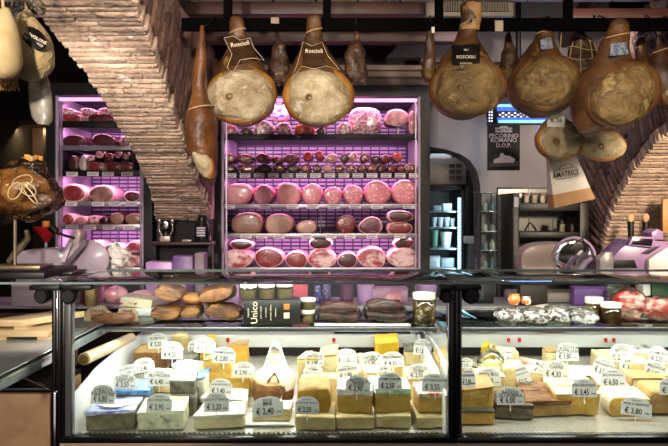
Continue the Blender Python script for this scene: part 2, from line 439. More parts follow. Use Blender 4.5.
# ================================================================ display cases
def objw(name, bm, m, root, **k):
    bmesh.ops.translate(bm, verts=bm.verts, vec=-Vector(root.location))
    return obj(name, bm, m, root, **k)
STONE = mat('beige_stone', '#c2986b', .55, c2='#a37a52', scale=9, c3='#d1ad84', bump=.1, detail=8)
def dz(d): return .775+(d-2.15)*.14
def dby(y): return 666.9/(y-118)
FD = 2.06
XL = P(62, 0, FD)[0]; XM = P(455, 0, FD)[0]; XR = 1.72
def case(x0, x1, label, post_l, post_r):
    r = thing('display_counter', label, 'counter', ((x0+x1)/2, FD, 0), group=None)
    bm = B(); bx(bm, x0, x1, 2.055, 3.2, .1, .744, .004); bx(bm, x0+.02, x1-.02, 2.1, 3.15, 0, .1)
    objw('base', bm, STONE, r)
    bm = B(); bx(bm, x0, x1, 2.035, 2.072, .765, .784, .004); objw('front_rail', bm, SATIN, r)
    bm = B(); bx(bm, x0, x1, 2.04, 2.072, .745, .7645, .002); objw('trim_strip', bm, mat('pale_trim', '#c4ab8c', .4), r)
    bm = B(); a = math.atan(.14)
    box(bm, ((x0+x1)/2, 2.44, dz(2.44)-.006), (x1-x0-.02, .74, .008), 0, Matrix.Rotation(a, 3, 'X')); objw('deck', bm, DECKM, r)
    bm = B(); bx(bm, x0+.02, x1-.02, 2.078, 2.118, .764, .7705); objw('grille_bed', bm, BLACK, r); bm = B()
    n = int((x1-x0-.06)/.016)
    for k in range(n):
        box(bm, (x0+.035+k*.016, 2.098, .7735), (.007, .036, .005), 0, Matrix.Rotation(.5, 3, 'Z'))
    objw('vent_grille', bm, STEEL, r)
    bm = B(); bx(bm, x0+.01, x1-.01, 2.8, 2.96, .86, .957, .004); objw('ledge', bm, WHITE, r)
    bm = B(); bx(bm, x0+.03, x1-.03, 2.789, 2.8, .87, .905); 
    objw('air_slot', bm, BLACK, r)
    bm = B(); bx(bm, x0+.01, x1-.01, 2.95, 2.965, .8, 1.044); objw('back_panel', bm, WHITE, r)
    bm = B(); bx(bm, x0, x1, 2.94, 3.25, 1.045, 1.06, .004); objw('worktop', bm, mat('grey_marble', '#a79fa5', .25, c2='#8f878d', scale=7), r)
    bm = B(); bx(bm, x0+.012, x1-.012, 2.35, 2.75, 1.066, 1.073, .002); objw('glass_shelf', bm, SHELFGLASS, r)
    bm = B(); bx(bm, x0+.012, x1-.012, 2.342, 2.352, 1.058, 1.0735, .002); objw('shelf_edge', bm, STEEL, r)
    bm = B()
    for x in (x0+.018, x1-.018): bx(bm, x-.006, x+.006, 2.36, 2.95, 1.05, 1.065); 
    objw('shelf_bracket', bm, STEEL, r)
    bm = B(); bx(bm, x0+.002, x1-.002, 2.05, 2.486, 1.262, 1.2686, .002); objw('top_glass', bm, TOPGLASS, r)
    bm = B(); bx(bm, x0+.002, x1-.002, 2.048, 2.052, 1.2625, 1.2695); bx(bm, x0+.002, x1-.002, 2.484, 2.488, 1.2625, 1.2695)
    objw('glass_edge', bm, mat('glass_edge', '#7d8a88', .2), r)
    bm = B(); bx(bm, x0+.002, x1-.002, 2.06, 2.475, 1.2545, 1.262) if False else bx(bm, x0+.002, x1-.002, 2.464, 2.484, 1.244, 1.262, .003)
    objw('top_rail', bm, STEEL, r)
    bm = B(); bx(bm, x0+.004, x1-.004, FD-.003, FD+.003, .784, 1.2615); objw('front_glass', bm, GLASS, r)
    # side sheets under the glass
    for x in (x0+.022, x1-.022):
        bm = B(); v = [(2.075, .746), (2.95, .746), (2.95, .957), (2.6, .957), (2.3, .94), (2.09, .90)]
        prism(bm, [(p[0], p[1]) for p in v], x-.004, x+.004)
        M = Matrix(((0, 0, 1, 0), (1, 0, 0, 0), (0, 1, 0, 0), (0, 0, 0, 1))); bmesh.ops.transform(bm, matrix=M, verts=bm.verts)
        objw('side_panel', bm, WHITE, r, smooth=False)
    for (xa, xb, nm, m) in post_l+post_r:
        bm = B(); bx(bm, P(xa, 0, FD)[0], P(xb, 0, FD)[0], 2.05, 2.085, .772 if nm != 'chrome_strip' else .772, 1.262, .002); objw('post' if nm == 'post' else nm, bm, m, r)
    return r
def clamp(r, xa, xb, cx, cy, rad):
    bm = B(); bx(bm, P(xa, 0, 2.045)[0], P(xb, 0, 2.045)[0], 2.035, 2.12, 1.245, 1.2605, .003); c = objw('clamp_plate', bm, BLACK, r)
    p = P(cx, cy, 2.045)
    bm = B(); q = S(rad, 2.045)
    lathe(bm, [(0, -.012), (q*.75, -.012), (q*.8, -.009), (q, -.004), (q, .03), (0, .03)], p, 28, 'y'); 
    bmesh.ops.translate(bm, verts=bm.verts, vec=(0, 0, 0))
    objw('clamp_knob', bm, BLACK, r)
GREYT = mat('grey_seal', '#5d5b5c', .35)
c1 = case(XL, XM, 'long glass display counter with beige stone base, the wide left case full of cheese', [(62, 66, 'post', SATIN), (66.3, 72, 'seal', GREYT)], [(449.5, 455, 'post', SATIN), (447.5, 449, 'chrome_strip', CHROME)])
clamp(c1, 63, 92, 69, 296, 8); clamp(c1, 440, 454.6, 446, 296.5, 6.5)
c2 = case(XM+.0015, XR, 'long glass display counter with beige stone base, the case running off the right edge', [(455, 459, 'post', SATIN), (459.3, 461.3, 'seal', GREYT)], [])
clamp(c2, 456.6, 481, 471, 295.5, 8.5)
bm = B(); bx(bm, P(334, 0, 2.85)[0], P(410, 0, 2.85)[0], 2.83, 2.88, .957, .968)
for k in range(36): bx(bm, P(335, 0, 2.85)[0]+k*.0091, P(335, 0, 2.85)[0]+k*.0091+.004, 2.828, 2.882, .968, .971)
tag(obj('air_vent', bm, BLACK), 'black slotted vent strip lying on the white ledge under the glass shelf', 'vent')
# corner counter at the left edge
r = thing('corner_counter', 'beige stone corner counter with a steel shelf at the left edge of the photo', 'counter', (-1.4, 2.1, 0))
x0, x1 = -2.2, XL-.002
bm = B(); bx(bm, x0, P(52, 0, 2.06)[0], 2.045, 2.3, .1, zof(394, 2.045), .003); bx(bm, x0, x1-.03, 2.08, 2.25, 0, .1); objw('base', bm, STONE, r)
bm = B(); bx(bm, P(52.3, 0, 2.05)[0], P(57, 0, 2.05)[0], 2.04, 2.07, .1, zof(392, 2.05), .002); objw('trim_strip', bm, CHROME, r)
bm = B(); bx(bm, x0, P(52, 0, 2.06)[0], 2.05, 2.3, zof(393, 2.05)+.001, zof(388, 2.05), .003); objw('front_rail', bm, SATIN, r)
bm = B(); bx(bm, P(53, 0, 2.06)[0], P(56.5, 0, 2.06)[0], 2.05, 2.09, .72, 1.262, .002); objw('post', bm, SATIN, r)
bm = B(); bx(bm, P(57, 0, 2.06)[0], P(58.2, 0, 2.06)[0], 2.055, 2.08, .72, 1.262, .001); objw('chrome_strip', bm, CHROME, r)
bm = B(); bx(bm, P(58.6, 0, 2.06)[0], P(61.6, 0, 2.06)[0], 2.05, 2.09, .72, 1.262, .001); objw('post', bm, SATIN, r)
SX = -.915
bm = B(); bx(bm, x0, SX, 1.62, 2.7, 1.03, 1.046, .003); bx(bm, SX-.012, SX, 1.62, 2.7, 1.0, 1.047, .003); objw('steel_shelf', bm, mat('brushed_steel', '#bcc4c6', .2, metal=.35, c2='#a4adb0', scale=20, stretch=(20, 1, 1)), r)
bm = B(); tube(bm, [P(18, 374, 1.95), P(56, 391, 2.06)], .004); objw('brace', bm, CHROME, r)
bm = B(); bx(bm, x0, SX-.03, 2.35, 2.4, .93, 1.03); bx(bm, x0, x1-.08, 2.9, 2.95, .0, 1.03); objw('back_panel', bm, mat('brown_panel', '#4a2d1b', .6, c2='#38210f', scale=10), r)
bm = B(); bx(bm, x0, x1-.001, 2.96, 3.26, 1.045, 1.06, .004); objw('worktop', bm, mat('grey_marble', ''), r)
bm = B(); bx(bm, x0, x1, 2.05, 2.486, 1.262, 1.2686, .002); objw('top_glass', bm, TOPGLASS, r)
bm = B(); bx(bm, x0, x1, 2.048, 2.052, 1.2625, 1.2695); objw('glass_edge', bm, mat('glass_edge', '#7d8a88', .2), r)
clamp(r, 30, 60.6, 42, 296, 7.8)
PALEW = mat('pale_wood', '#d8bf94', .55, c2='#c2a675', scale=12, stretch=(1, 9, 9), bump=.1)
def board(xa, xb, ya, yb, d, dep, label, dx=-.02):
    a, b = P(xa, yb, d), P(xb, yb, d); h = S(yb-ya, d)
    r = thing('wooden_board', label, 'board', ((a.x+b.x)/2, d, a.z))
    bm = B(); w = b.x-a.x
    prism(bm, [(-w/2, 0), (w/2, 0), (w/2+dx, dep), (-w/2+dx, dep)], .012, h, .002); obj('board', bm, PALEW, r)
    for s in (-1, 1):
        bm = B(); bx(bm, s*w*.4-.02, s*w*.4+.02, .01, dep-.01, 0, .012); obj('foot', bm, PALEW, r)
zs = 1.0465
d1 = 2.24; y1 = HZ+(CZ-zs)/d1*F
board(-6, 47, y1-10, y1, d1, .22, 'pale wooden board with feet on the steel shelf, under another board', -.05)
d2 = 2.25; y2 = HZ+(CZ-(zs+S(10, d1)))/d2*F
board(-14, 22, y2-10, y2, d2, .2, 'pale wooden board lying on top of another board at the left edge', .14)
# LED strips of the cases
for (a, b) in ((XL, XM), (XM, XR)):
    w_ = b-a-.08; cx = (a+b)/2
    area('case_strip', (cx, 2.47, 1.055), (w_, .03), 5.4 if a < 0 else 5.0, (1, .96, .9), rot=(math.radians(-16), 0, 0))
    area('case_strip', (cx, 2.70, 1.05), (w_, .02), 2.0, (1, .97, .93), rot=(math.radians(-15), 0, 0))
    area('case_strip', (cx, 2.14, 1.25), (w_, .02), 6.5, (1, .95, .88), rot=(math.radians(30), 0, 0))
    area('case_strip', (cx, 2.40, 1.256), (w_, .02), 3.2, (1, .94, .86), rot=(math.radians(8), 0, 0))
# ================================================================ cheeses
def pm(name, c1, c2, sc=35, **k):
    a = dict(rough=.5, coat=.15, bump=.4, bscale=70, sss=0); a.update(k)
    return mat(name, c1, c2=c2, scale=sc, **a)
CREAM = pm('cream_paste', '#dfca96', '#c4a76a', 18)
PALE = pm('pale_paste', '#e4d6ac', '#cdb884', 18)
WHITEC = pm('white_paste', '#eee8d8', '#e2dac4')
YELL = pm('yellow_paste', '#dcb45a', '#c2943c', 18)
GOLD = pm('golden_paste', '#cf9f42', '#bd8b32')
BRIGHT = pm('bright_yellow_paste', '#eec22c', '#e2b222')
BLUEC = pm('blue_veined_paste', '#e0d9b8', '#6d7a70', 28, lo=.5, hi=.68)
GREYC = pm('grey_crust', '#8b7f66', '#5f5644', 30, rough=.85, coat=0, bump=.9, bscale=50)
ASH = pm('ash_crust', '#7c7768', '#4a463c', 30, rough=.85, coat=0, bump=.9, bscale=45)
BROWN = pm('brown_crust', '#8a5a30', '#5e3a1c', 26, rough=.75, coat=0, bump=.9, bscale=45)
TAN = pm('tan_rind', '#b8935a', '#9c7644', 26, rough=.7, coat=0, bump=.4)
DARKR = pm('dark_rind', '#4d4430', '#2f2a1e', 26, rough=.7, coat=0, bump=.5)
BLOOM = pm('white_bloom', '#ebe4d8', '#c8b89e', 20, lo=.4, hi=.68, rough=.8, coat=0, bump=.5)
PINKL = mat('pink_label', '#e7a9a6', .5, c2='#f0e6e2', scale=55, lo=.42, hi=.5)
GREENL = mat('green_label', '#dfe3d6', .5, c2='#8fc083', scale=35, lo=.5, hi=.58)
REDL = mat('red_label', '#e8d8cc', .5, c2='#c2604a', scale=45, lo=.5, hi=.58)
BLUEL = mat('blue_wrapper', '#2f74c8', .35, c2='#8ab9ea', scale=35, coat=.4, bump=.5)
PURL = mat('violet_wrapper', '#5a66c4', .35, c2='#d6d8f0', scale=30, coat=.4, bump=.5)
WRAP = mat('white_wrapper', '#e8e4e0', .4, c2='#d5cfc8', scale=40, coat=.3, bump=.4)
TRUF = pm('truffle_crust', '#6d5438', '#33271a', 60, rough=.8, coat=0, bump=.8)
PLANS = {'b': [(-.5, 0), (.5, 0), (.5, 1), (-.5, 1)], 'w': [(-.5, 0), (.5, 0), (.16, 1), (-.12, 1)],
         'l': [(-.5, 0), (.5, .12), (.46, 1), (-.4, .9)], 'r': [(-.5, .12), (.5, 0), (.4, .9), (-.46, 1)],
         'tl': [(-.5, 0), (.5, .0), (.3, .5), (-.5, 1)], 'tr': [(-.5, 0), (.5, 0), (.5, 1), (-.2, .5)]}
CI = [0]
def cheese(label, x0, x1, yt, yb, dep, paste, top=None, plan='b', d=None, z=None, yaw=0, th=.005, cat='cheese', name='cheese_block', left=None, right=None, amp=.0026, topname='rind', bev=.005):
    CI[0] += 1
    if d is None: d = dby(yb)
    loc = P((x0+x1)/2, yb, d); w = S(x1-x0, d)
    if z is not None: loc.z = z
    elif not label.startswith('upper'): loc.z = dz(d)+.0016
    h = zof(yt, d)-loc.z
    yaw += random.uniform(-.07, .07)
    r = thing(name, label, cat, loc, (math.atan(.14), 0, yaw))
    rj = random.Random(CI[0]*17); jt = .05
    pl = [((a+rj.uniform(-jt, jt)*.6)*w, (b+(rj.uniform(-jt, jt) if b > .3 else 0))*dep) for a, b in PLANS[plan]]
    hx, hy, hc = rj.uniform(-.1, .1), rj.uniform(-.1, .06), rj.uniform(-.05, .08)
    def slab(z0, z1, g, bev_, am):
        bm = B(); cx = sum(p[0] for p in pl)/4; cy = sum(p[1] for p in pl)/4
        prism(bm, [((p[0]-cx)*g+cx, (p[1]-cy)*g+cy) for p in pl], z0, z1)
        bmesh.ops.subdivide_edges(bm, edges=bm.edges[:], cuts=5, use_grid_fill=True)
        if bev_:
            sh = [e for e in bm.edges if len(e.link_faces) == 2 and e.calc_face_angle(0) > .6]
            bmesh.ops.bevel(bm, geom=sh, offset=bev_, segments=2, profile=.5, affect='EDGES')
        for v in bm.verts:
            u_, v_ = v.co.x/w, v.co.y/max(dep, .01)
            if v.co.z > .002: v.co.z *= 1+hx*u_+hy*(v_-.2)+hc*(.25-u_*u_)*2
        disp(bm, am, 28, CI[0]); disp(bm, am*.35, 75, CI[0]+1)
        for v in bm.verts:
            if z0 < .01: v.co.z = max(v.co.z, .0004)
        return bm
    ztop = h-(th if top else 0)
    obj('paste', slab(.0008, ztop, 1, bev, amp), paste, r, ang=60)
    if top: obj(topname, slab(ztop+.0002, h+.001, 1.015, .0015, amp*(2.2 if 'wrapper' in topname else .8)), top, r, ang=60)
    for side, m in (('left', left), ('right', right)):
        if m:
            i, j = (0, 3) if side == 'left' else (1, 2)
            a, b = Vector((*pl[i], 0)), Vector((*pl[j], 0)); o = Vector((-.004 if side == 'left' else .004, 0, 0))
            bm = B(); prism(bm, [tuple((a+o)[:2]), tuple((b+o)[:2]), tuple((b-o*.2)[:2]), tuple((a-o*.2)[:2])], .001, h)
            obj('rind', bm, m, r)
    return r
def wheel(label, xc, yt, yb, rx, d, side, face, name='round_cheese', cap=.93, a0=0, a1=2*PI, bulge=.12, z=None):
    R = S(rx, d); h = S(yb-yt, d); loc = P(xc, yb, d)
    if z is not None: loc.z = z
    if z is None: loc.z = dz(d-R)+.002
    loc.y = d
    r = thing(name, label, 'cheese', loc, (math.atan(.14), 0, 0))
    if z is None: loc.z = dz(d)+.002; r.location.z = loc.z
    prof = [(R*.9, 0.001), (R*.97, .006)] + [(R*(1+bulge*math.sin(PI*t)*.3), .006+(h-.012)*t) for t in (.15, .35, .5, .65, .85)] + [(R*.97, h-.006), (R*.9, h-.001)]
    bm = B(); lathe(bm, [(0, .001)]+prof+[(0, h-.001)], (0, 0, 0), 36); disp(bm, .0015, 25, CI[0]); obj('rind', bm, side, r)
    bm = B(); lathe(bm, [(0, h-.002), (R*cap, h-.002), (R*cap, h+.001), (R*.85, h+.003), (0, h+.003)], (0, 0, 0), 36); disp(bm, .001, 25, CI[0]+3); obj('top_face', bm, face, r)
    CI[0] += 1
    return r
K = 'cheese_wedge'
# ---- left case, front row
cheese('grey crusted cheese with violet film top, front left corner of the left case', 86, 133, 411, 432, .13, GREYC, PURL, 'l', topname='wrapper', th=.01)
cheese('grey cheese in bright blue film behind the violet-topped cheese', 114, 150, 391, 412, .12, GREYC, BLUEL, 'r', d=2.285, topname='wrapper', th=.016)
cheese('blue-veined cheese block with white top, second from left in the front row', 139, 184, 411, 431, .12, BLUEC, BLOOM, 'b')
cheese('lower ash-grey crusted wedge stacked right of the blue-veined block', 169, 196, 396, 421, .12, ASH, None, 'r', d=2.24)
cheese('upper ash-grey crusted wedge with white top right of the blue-veined block', 169, 195, 380, 396, .12, ASH, WRAP, 'r', d=2.245, topname='wrapper')
cheese('flat cream soft cheese in front with the dark 3,20 price tag', 194, 244, 415, 431, .11, PALE, BLOOM, 'l', th=.009, amp=.003, bev=.009)
cheese('flat cream soft cheese behind the one with the 3,20 tag', 199, 248, 399, 416, .11, PALE, BLOOM, 'r', d=2.245, th=.009, amp=.003, bev=.009)
cheese('tall upright yellow cheese block left of centre of the left case', 204, 232, 359, 396, .08, YELL, YELL, 'b', d=2.4)
cheese('yellow cheese block right of the tall upright yellow block', 230, 251, 377, 399, .08, YELL, None, 'b', d=2.385, yaw=-.1)
wheel('brown-sided round cheese under the notched white soft cheese', 273.5, 391, 412, 20, 2.37, BROWN, TAN)
# white notched soft cheese
def notched():
    d = 2.375; loc = P(275, 391, d); R = S(22, d); loc.z += .014
    r = thing('soft_cheese', 'round white soft cheese with a notch cut from its front, on a brown wheel', 'cheese', loc, (math.atan(.14), 0, 0))
    bm = B(); rr = [(R*.8, .001), (R, .012), (R*.98, .022), (R*.86, .05), (R*.8, .056), (0, .058)]
    a0 = -PI/2+.3; prof = rr
    lathe(bm, prof, seg=34, a0=a0, a1=a0+2*PI-.6)
    bmesh.ops.holes_fill(bm, edges=[e for e in bm.edges if e.is_boundary]); disp(bm, .003, 22, 7); obj('bloom_rind', bm, BLOOM, r)
    bm = B()
    lathe(bm, [(R*.72, .004), (R*.7, .03), (R*.5, .046), (0, .05)], seg=8, a0=-PI/2-.29, a1=-PI/2+.29)
    obj('paste', bm, pm('notch_paste', '#e6d9ac', '#d9c78e'), r)
notched()
cheese('tall white triangular cheese wedge standing at the centre back of the left case', 258, 293, 346, 386, .05, BLOOM, None, 'b', d=2.47, name=K)
o = COL.objects[-1] if False else None
def spike():
    r = [x for x in COL.objects if x.get('label', '').startswith('tall white triangular')][0]
    for c in r.children:
        me = c.data; h = max(v.co.z for v in me.vertices)
        for v in me.vertices: v.co.x *= 1-.8*(v.co.z/h)
spike()
cheese('small creamy wedge with 2,40 tag on a white board, front centre', 252, 291, 410, 424, .09, CREAM, BLOOM, 'l', d=2.175, name=K, z=dz(2.175)+.008)
bm = B(); q = P(268, 430, 2.16); box(bm, (q.x, 2.225, dz(2.225)+.004), (S(52, 2.16), .13, .006), .002, Matrix.Rotation(math.atan(.14), 3, 'X')); tag(obj('serving_board', bm, WHITE), 'thin white serving board under the small creamy wedge, front centre', 'board')
cheese('low pale cheese slab under the golden rounded half wheel', 296, 336, 416, 431, .12, CREAM, None, 'b')
def halfwheel(label, x0, x1, yt, yb, d, dep, paste, rind, z=None, side=1):
    loc = P((x0+x1)/2, yb, d); w = S(x1-x0, d); h = S(yb-yt, d)
    if z is not None: loc.z = z
    r = thing('halved_cheese', label, 'cheese', loc, (math.atan(.14), 0, 0))
    out = [(-.5, 0)]+[(.5-.28*(1-math.cos(a)), h*0) for a in ()]
    pts = [(-w/2, 0.001), (w*.36, .001)]
    for k in range(1, 8):
        a = -PI/2+PI*k/8; pts.append((w*.36+w*.14*math.cos(a), h/2+h/2*math.sin(a)))
    pts += [(w*.36, h), (-w*.1, h*1.0), (-w/2, h*.9)]
    if side < 0: pts = [(-x, z_) for x, z_ in pts]
    bm = B(); prism(bm, pts, 0, dep, .003, 'xz'); obj('paste', bm, paste, r)
    bm = B(); q = [(x*1.03, z_*1.02+.001) for x, z_ in pts]; prism(bm, q, .004, dep+.004, .003, 'xz'); obj('rind', bm, rind, r)
halfwheel('golden half wheel with dark rounded rind and 2,20 tag in the left case', 298, 331, 391, 416, 2.15, .1, GOLD, TAN, z=dz(2.15)+S(15, 2.13)+.002)
cheese('pale cheese block with pink and white label in the front row', 337, 373, 389, 416, .1, YELL, PINKL, 'b', d=2.155, th=.02, z=dz(2.155)+S(14, 2.14)+.001, topname='label_wrapper')
cheese('low cheese slab under the pink-labelled block', 337, 374, 416, 430, .12, CREAM, None, 'b')
cheese('yellow cheese block with green and white label in the front row', 374, 411, 388, 414, .1, YELL, GREENL, 'b', d=2.16, th=.02, z=dz(2.16)+S(14, 2.14)+.001, yaw=.06, topname='label_wrapper')
cheese('low cheese slab under the green-labelled block', 375, 411, 415, 429, .12, CREAM, None, 'b')
cheese('yellow cheese block with pale red label beside the centre post', 418, 449, 393, 415, .1, YELL, REDL, 'b', d=2.165, th=.012, z=dz(2.165)+S(13, 2.14)+.001, topname='label_wrapper')
cheese('low cheese slab under the red-labelled block beside the post', 416, 449, 416, 429, .12, CREAM, None, 'b')
vc = [o for o in COL.objects if o.get('label', '').startswith('grey crusted cheese with violet')][0]
zt_ = max(max(v.co.z for v in c.data.vertices) for c in vc.children)
bm = B(); lathe(bm, [(.03, 0), (.031, .001), (.03, .002), (0, .003)], (0, 0, 0), 30); bmesh.ops.scale(bm, vec=(1.6, .95, 1), verts=bm.verts); bmesh.ops.translate(bm, verts=bm.verts, vec=(0, .055, zt_-.0015)); obj('oval_label', bm, WRAP, vc)
# ---- left case, middle and back
cheese('rough brown crusted cheese loaf at the back left', 134, 166, 352, 372, .1, BROWN, TAN, 'l', amp=.004)
cheese('white paper-wrapped cheese piece behind the blue film cheese', 146, 170, 378, 392, .1, CREAM, WRAP, 'b', d=2.42, topname='wrapper')
wheel('flat dark round cheese stacked on another at the back left', 185, 351, 359, 14.5, 2.58, DARKR, ASH, z=dz(2.6)+S(12, 2.6)+.004)
wheel('flat dark round cheese under another at the back left', 185, 360, 372, 15, 2.6, DARKR, ASH)
cheese('pale mottled cheese block in front of the flat dark rounds', 172, 199, 366, 385, .08, PALE, WRAP, 'b', d=2.46, topname='wrapper')
cheese('small yellow wedge at the very back behind the tall yellow block', 200, 218, 338, 356, .06, BRIGHT, None, 'w', d=2.74, name=K)
cheese('orange mottled cheese at the back right of the tall yellow block', 226, 248, 345, 366, .07, GOLD, TAN, 'l', d=2.6, amp=.004)
cheese('narrow cream wedge at the back beside the flat dark rounds', 172, 190, 334, 352, .05, CREAM, None, 'w', d=2.76, name=K)
cheese('white-wrapped cheese piece behind the flat cream soft cheeses', 196, 206, 376, 396, .07, WHITEC, BLUEL, 'b', d=2.33, topname='wrapper')
cheese('cream cheese wedge left of the two behind the golden half wheel', 297, 318, 357, 392, .09, CREAM, CREAM, 'w', d=2.4, name=K)
cheese('cream cheese wedge right of the two behind the golden half wheel', 319, 337, 354, 392, .09, PALE, TAN, 'b', d=2.41, name=K)
cheese('low yellow block directly behind the golden half wheel', 300, 337, 378, 399, .07, CREAM, None, 'b', d=2.3)
cheese('pale block under the white 3,30 tag at the back', 333, 356, 357, 376, .09, CREAM, TAN, 'b', d=2.58)
cheese('cream block behind the pink-labelled block', 337, 362, 371, 393, .08, PALE, None, 'b', d=2.4)
cheese('pale block at the back left of the bright yellow block', 358, 379, 360, 377, .09, PALE, None, 'b', d=2.57)
cheese('cream block between the pink and green labels, one row back', 364, 383, 371, 394, .08, CREAM, BLOOM, 'b', d=2.37)
cheese('bright yellow cheese block at the very back of the left case', 375, 399, 341, 360, .1, BRIGHT, None, 'b', d=2.7)
cheese('cream block under the white 4,30 tag', 381, 404, 362, 379, .09, CREAM, BLOOM, 'b', d=2.55)
cheese('wide pale wedge under the tilted 1,60 tag, back right of the left case', 405, 441, 351, 372, .1, PALE, ASH, 'r', d=2.62, name=K)
cheese('pale block in front of the wide wedge, under the 2,90 tag', 404, 436, 374, 395, .1, CREAM, None, 'b', d=2.38)
cheese('small cream wedge squeezed beside the centre post', 438, 450, 356, 382, .1, CREAM, TAN, 'b', d=2.48, name=K)
# ---- right case
cheese('low cheese slab in the front left corner of the right case', 461, 496, 411, 422, .12, GOLD, DARKR, 'b', d=2.17)
cheese('large yellow wedge with dark rind beside the centre post, right case', 461, 495, 388, 411, .14, YELL, TAN, 'l', d=2.19, z=dz(2.17)+S(11, 2.17)+.002, left=DARKR, name=K, yaw=-.1)
cheese('wedge with black truffle crust under the 6,00 tag', 496, 533, 405, 421, .13, GREYC, TRUF, 'r', name=K, th=.012, amp=.003)
cheese('dark brown crusted cheese block in the right case front row', 527, 571, 401, 418, .12, TAN, BROWN, 'l', th=.014, amp=.004)
cheese('brown crusted flat cheese behind the dark brown crusted block', 520, 553, 391, 405, .1, TAN, BROWN, 'r', d=2.3, th=.012, amp=.004)
cheese('pale yellow block under the dark 3,45 tag', 556, 600, 394, 417, .13, YELL, PALE, 'r', yaw=.06)
halfwheel('yellow half wheel with white top and 3,80 tag, right front', 609, 649, 397, 417, 2.235, .1, YELL, BLOOM, side=-1)
halfwheel('brown rinded half wheel at the right edge of the photo', 648, 684, 392, 414, 2.24, .1, TAN, TAN, side=-1)
cheese('small cheese block with white crust under the 6,50 tag', 598, 627, 384, 400, .09, TAN, BLOOM, 'b', amp=.003)
cheese('wide cream block with pale rind right of the 6,50 tag', 632, 667, 378, 399, .1, PALE, TAN, 'b', left=TAN)
cheese('long pale yellow block under the 4,30 tag', 544, 590, 381, 399, .1, CREAM, PALE, 'l', d=2.38, yaw=.05)
cheese('cream block under the 4,60 tag in the right case', 476, 505, 375, 396, .1, CREAM, PALE, 'b', d=2.37)
cheese('narrow cream block beside the centre post in the right case', 461, 477, 366, 388, .09, CREAM, ASH, 'b', d=2.44)
cheese('pale yellow block right of the glass dome', 503, 523, 366, 390, .09, CREAM, None, 'b', d=2.44, yaw=-.1)
cheese('yellow cheese wedge behind the glass dome', 480, 496, 345, 362, .05, BRIGHT, None, 'w', d=2.72, name=K)
cheese('cream block at the back between dome and pink roll', 498, 518, 352, 370, .08, PALE, None, 'b', d=2.62)
cheese('small pale block behind the tilted white tag', 522, 545, 372, 390, .08, CREAM, PALE, 'b', d=2.44)
cheese('cream wheel piece under the white 1,80 tag', 545, 577, 351, 370, .09, PALE, TAN, 'l', d=2.6)
cheese('long pale block with green label at mid right', 572, 600, 375, 392, .1, PALE, GREENL, 'b', d=2.45, topname='label_wrapper')
cheese('cream block at the back under the tag third from the right edge', 600, 630, 356, 374, .1, PALE, None, 'b', d=2.58)
cheese('pale yellow block behind the wide cream block', 630, 650, 362, 382, .09, CREAM, None, 'b', d=2.46)
cheese('pale wrapped cheese at the back right corner', 634, 668, 352, 369, .08, PALE, WRAP, 'b', d=2.63, topname='wrapper')
cheese('cream block at the right edge behind the brown half wheel', 650, 676, 374, 392, .08, CREAM, None, 'b', d=2.44)
# pink roll
r = thing('meat_roll', 'long pink cured roll lying at the back of the right case', 'meat', P(540, 366, 2.56))
bm = B(); a, b = P(512, 360, 2.7)-Vector(r.location), P(563, 372, 2.46)-Vector(r.location)
a.z += 0.0; b.z += .004
tube(bm, [a.lerp(b, t) for t in (0, .02, .06, .3, .6, .94, .98, 1)], [.008, .016, .021, .022, .022, .021, .016, .008], 16); disp(bm, .0015, 30, 2)
obj('roll', bm, mat('pink_roll', '#d99a8c', .4, c2='#e7c3b4', scale=40, coat=.3), r)
# dome
dl = 2.5; loc = P(491, 371, dl)
r = thing('glass_cloche', 'small clear glass dome with knob on a cream cheese in the right case', 'dome', Vector((loc.x, dl, loc.z)))
R = S(14, dl); bm = B()
lathe(bm, [(R, 0), (R*1.05, .003), (R, .006), (R*.98, .03), (R*.86, .055), (R*.6, .073), (R*.2, .08), (R*.12, .086), (R*.24, .094), (R*.2, .1), (0, .102)], seg=32); obj('dome', bm, glassmat('dome_glass', '#f4f8f7', 1.35, gain=1.0, base=.02), r)
cheese('round base cheese standing under the small glass dome', 477, 506, 371, 390, .08, CREAM, PALE, 'b', d=2.46, name='cheese_block')
cheese('small piece of cheese inside the glass dome', 484, 499, 361, 371, .03, PALE, None, 'w', d=2.492, name=K, z=loc.z)
# paper roll at the left
a, b = P(84, 359, 2.2), P(131, 338, 2.74)
r = thing('paper_roll', 'tan paper roll lying along the white left side of the case', 'roll', (a+b)/2)
bm = B(); tube(bm, [a-Vector(r.location), b-Vector(r.location)], .021, 20); obj('roll', bm, mat('tan_paper', '#cdb292', .5, c2='#b99b78', scale=12, coat=.2), r)
bm = B(); dv = (b-a).normalized(); tube(bm, [a-dv*.006-Vector(r.location), a+dv*.001-Vector(r.location)], .016, 20); obj('core', bm, mat('brass_end', '#9a7a3c', .4, metal=.6), r)
for k, (x, d_) in enumerate(((228, 2.795), (334, 2.795), (421, 2.795), (429, 2.795), (508, 2.795), (519, 2.795), (605, 2.795), (613, 2.795))):
    q = P(x, 337, d_); bm = B(); bx(bm, -.007, .007, -.004, .004, -.006, .01, .002); bx(bm, -.004, .004, -.009, -.004, -.008, -.001, .001)
    nm = ['left of the tall yellow block', 'above the 3,30 tag', 'left of the pair above the wide wedge', 'right of the pair above the wide wedge', 'left of the pair behind the glass dome', 'right of the pair behind the glass dome', 'left of the pair at far right', 'right of the pair at far right'][k]
    tag(obj('price_clip', bm, mat('red_plastic', '#c8201c', .35), loc=(q.x, 2.787, .937)), 'small red clip on the white ledge, '+nm, 'clip', 'red clips on the ledge')
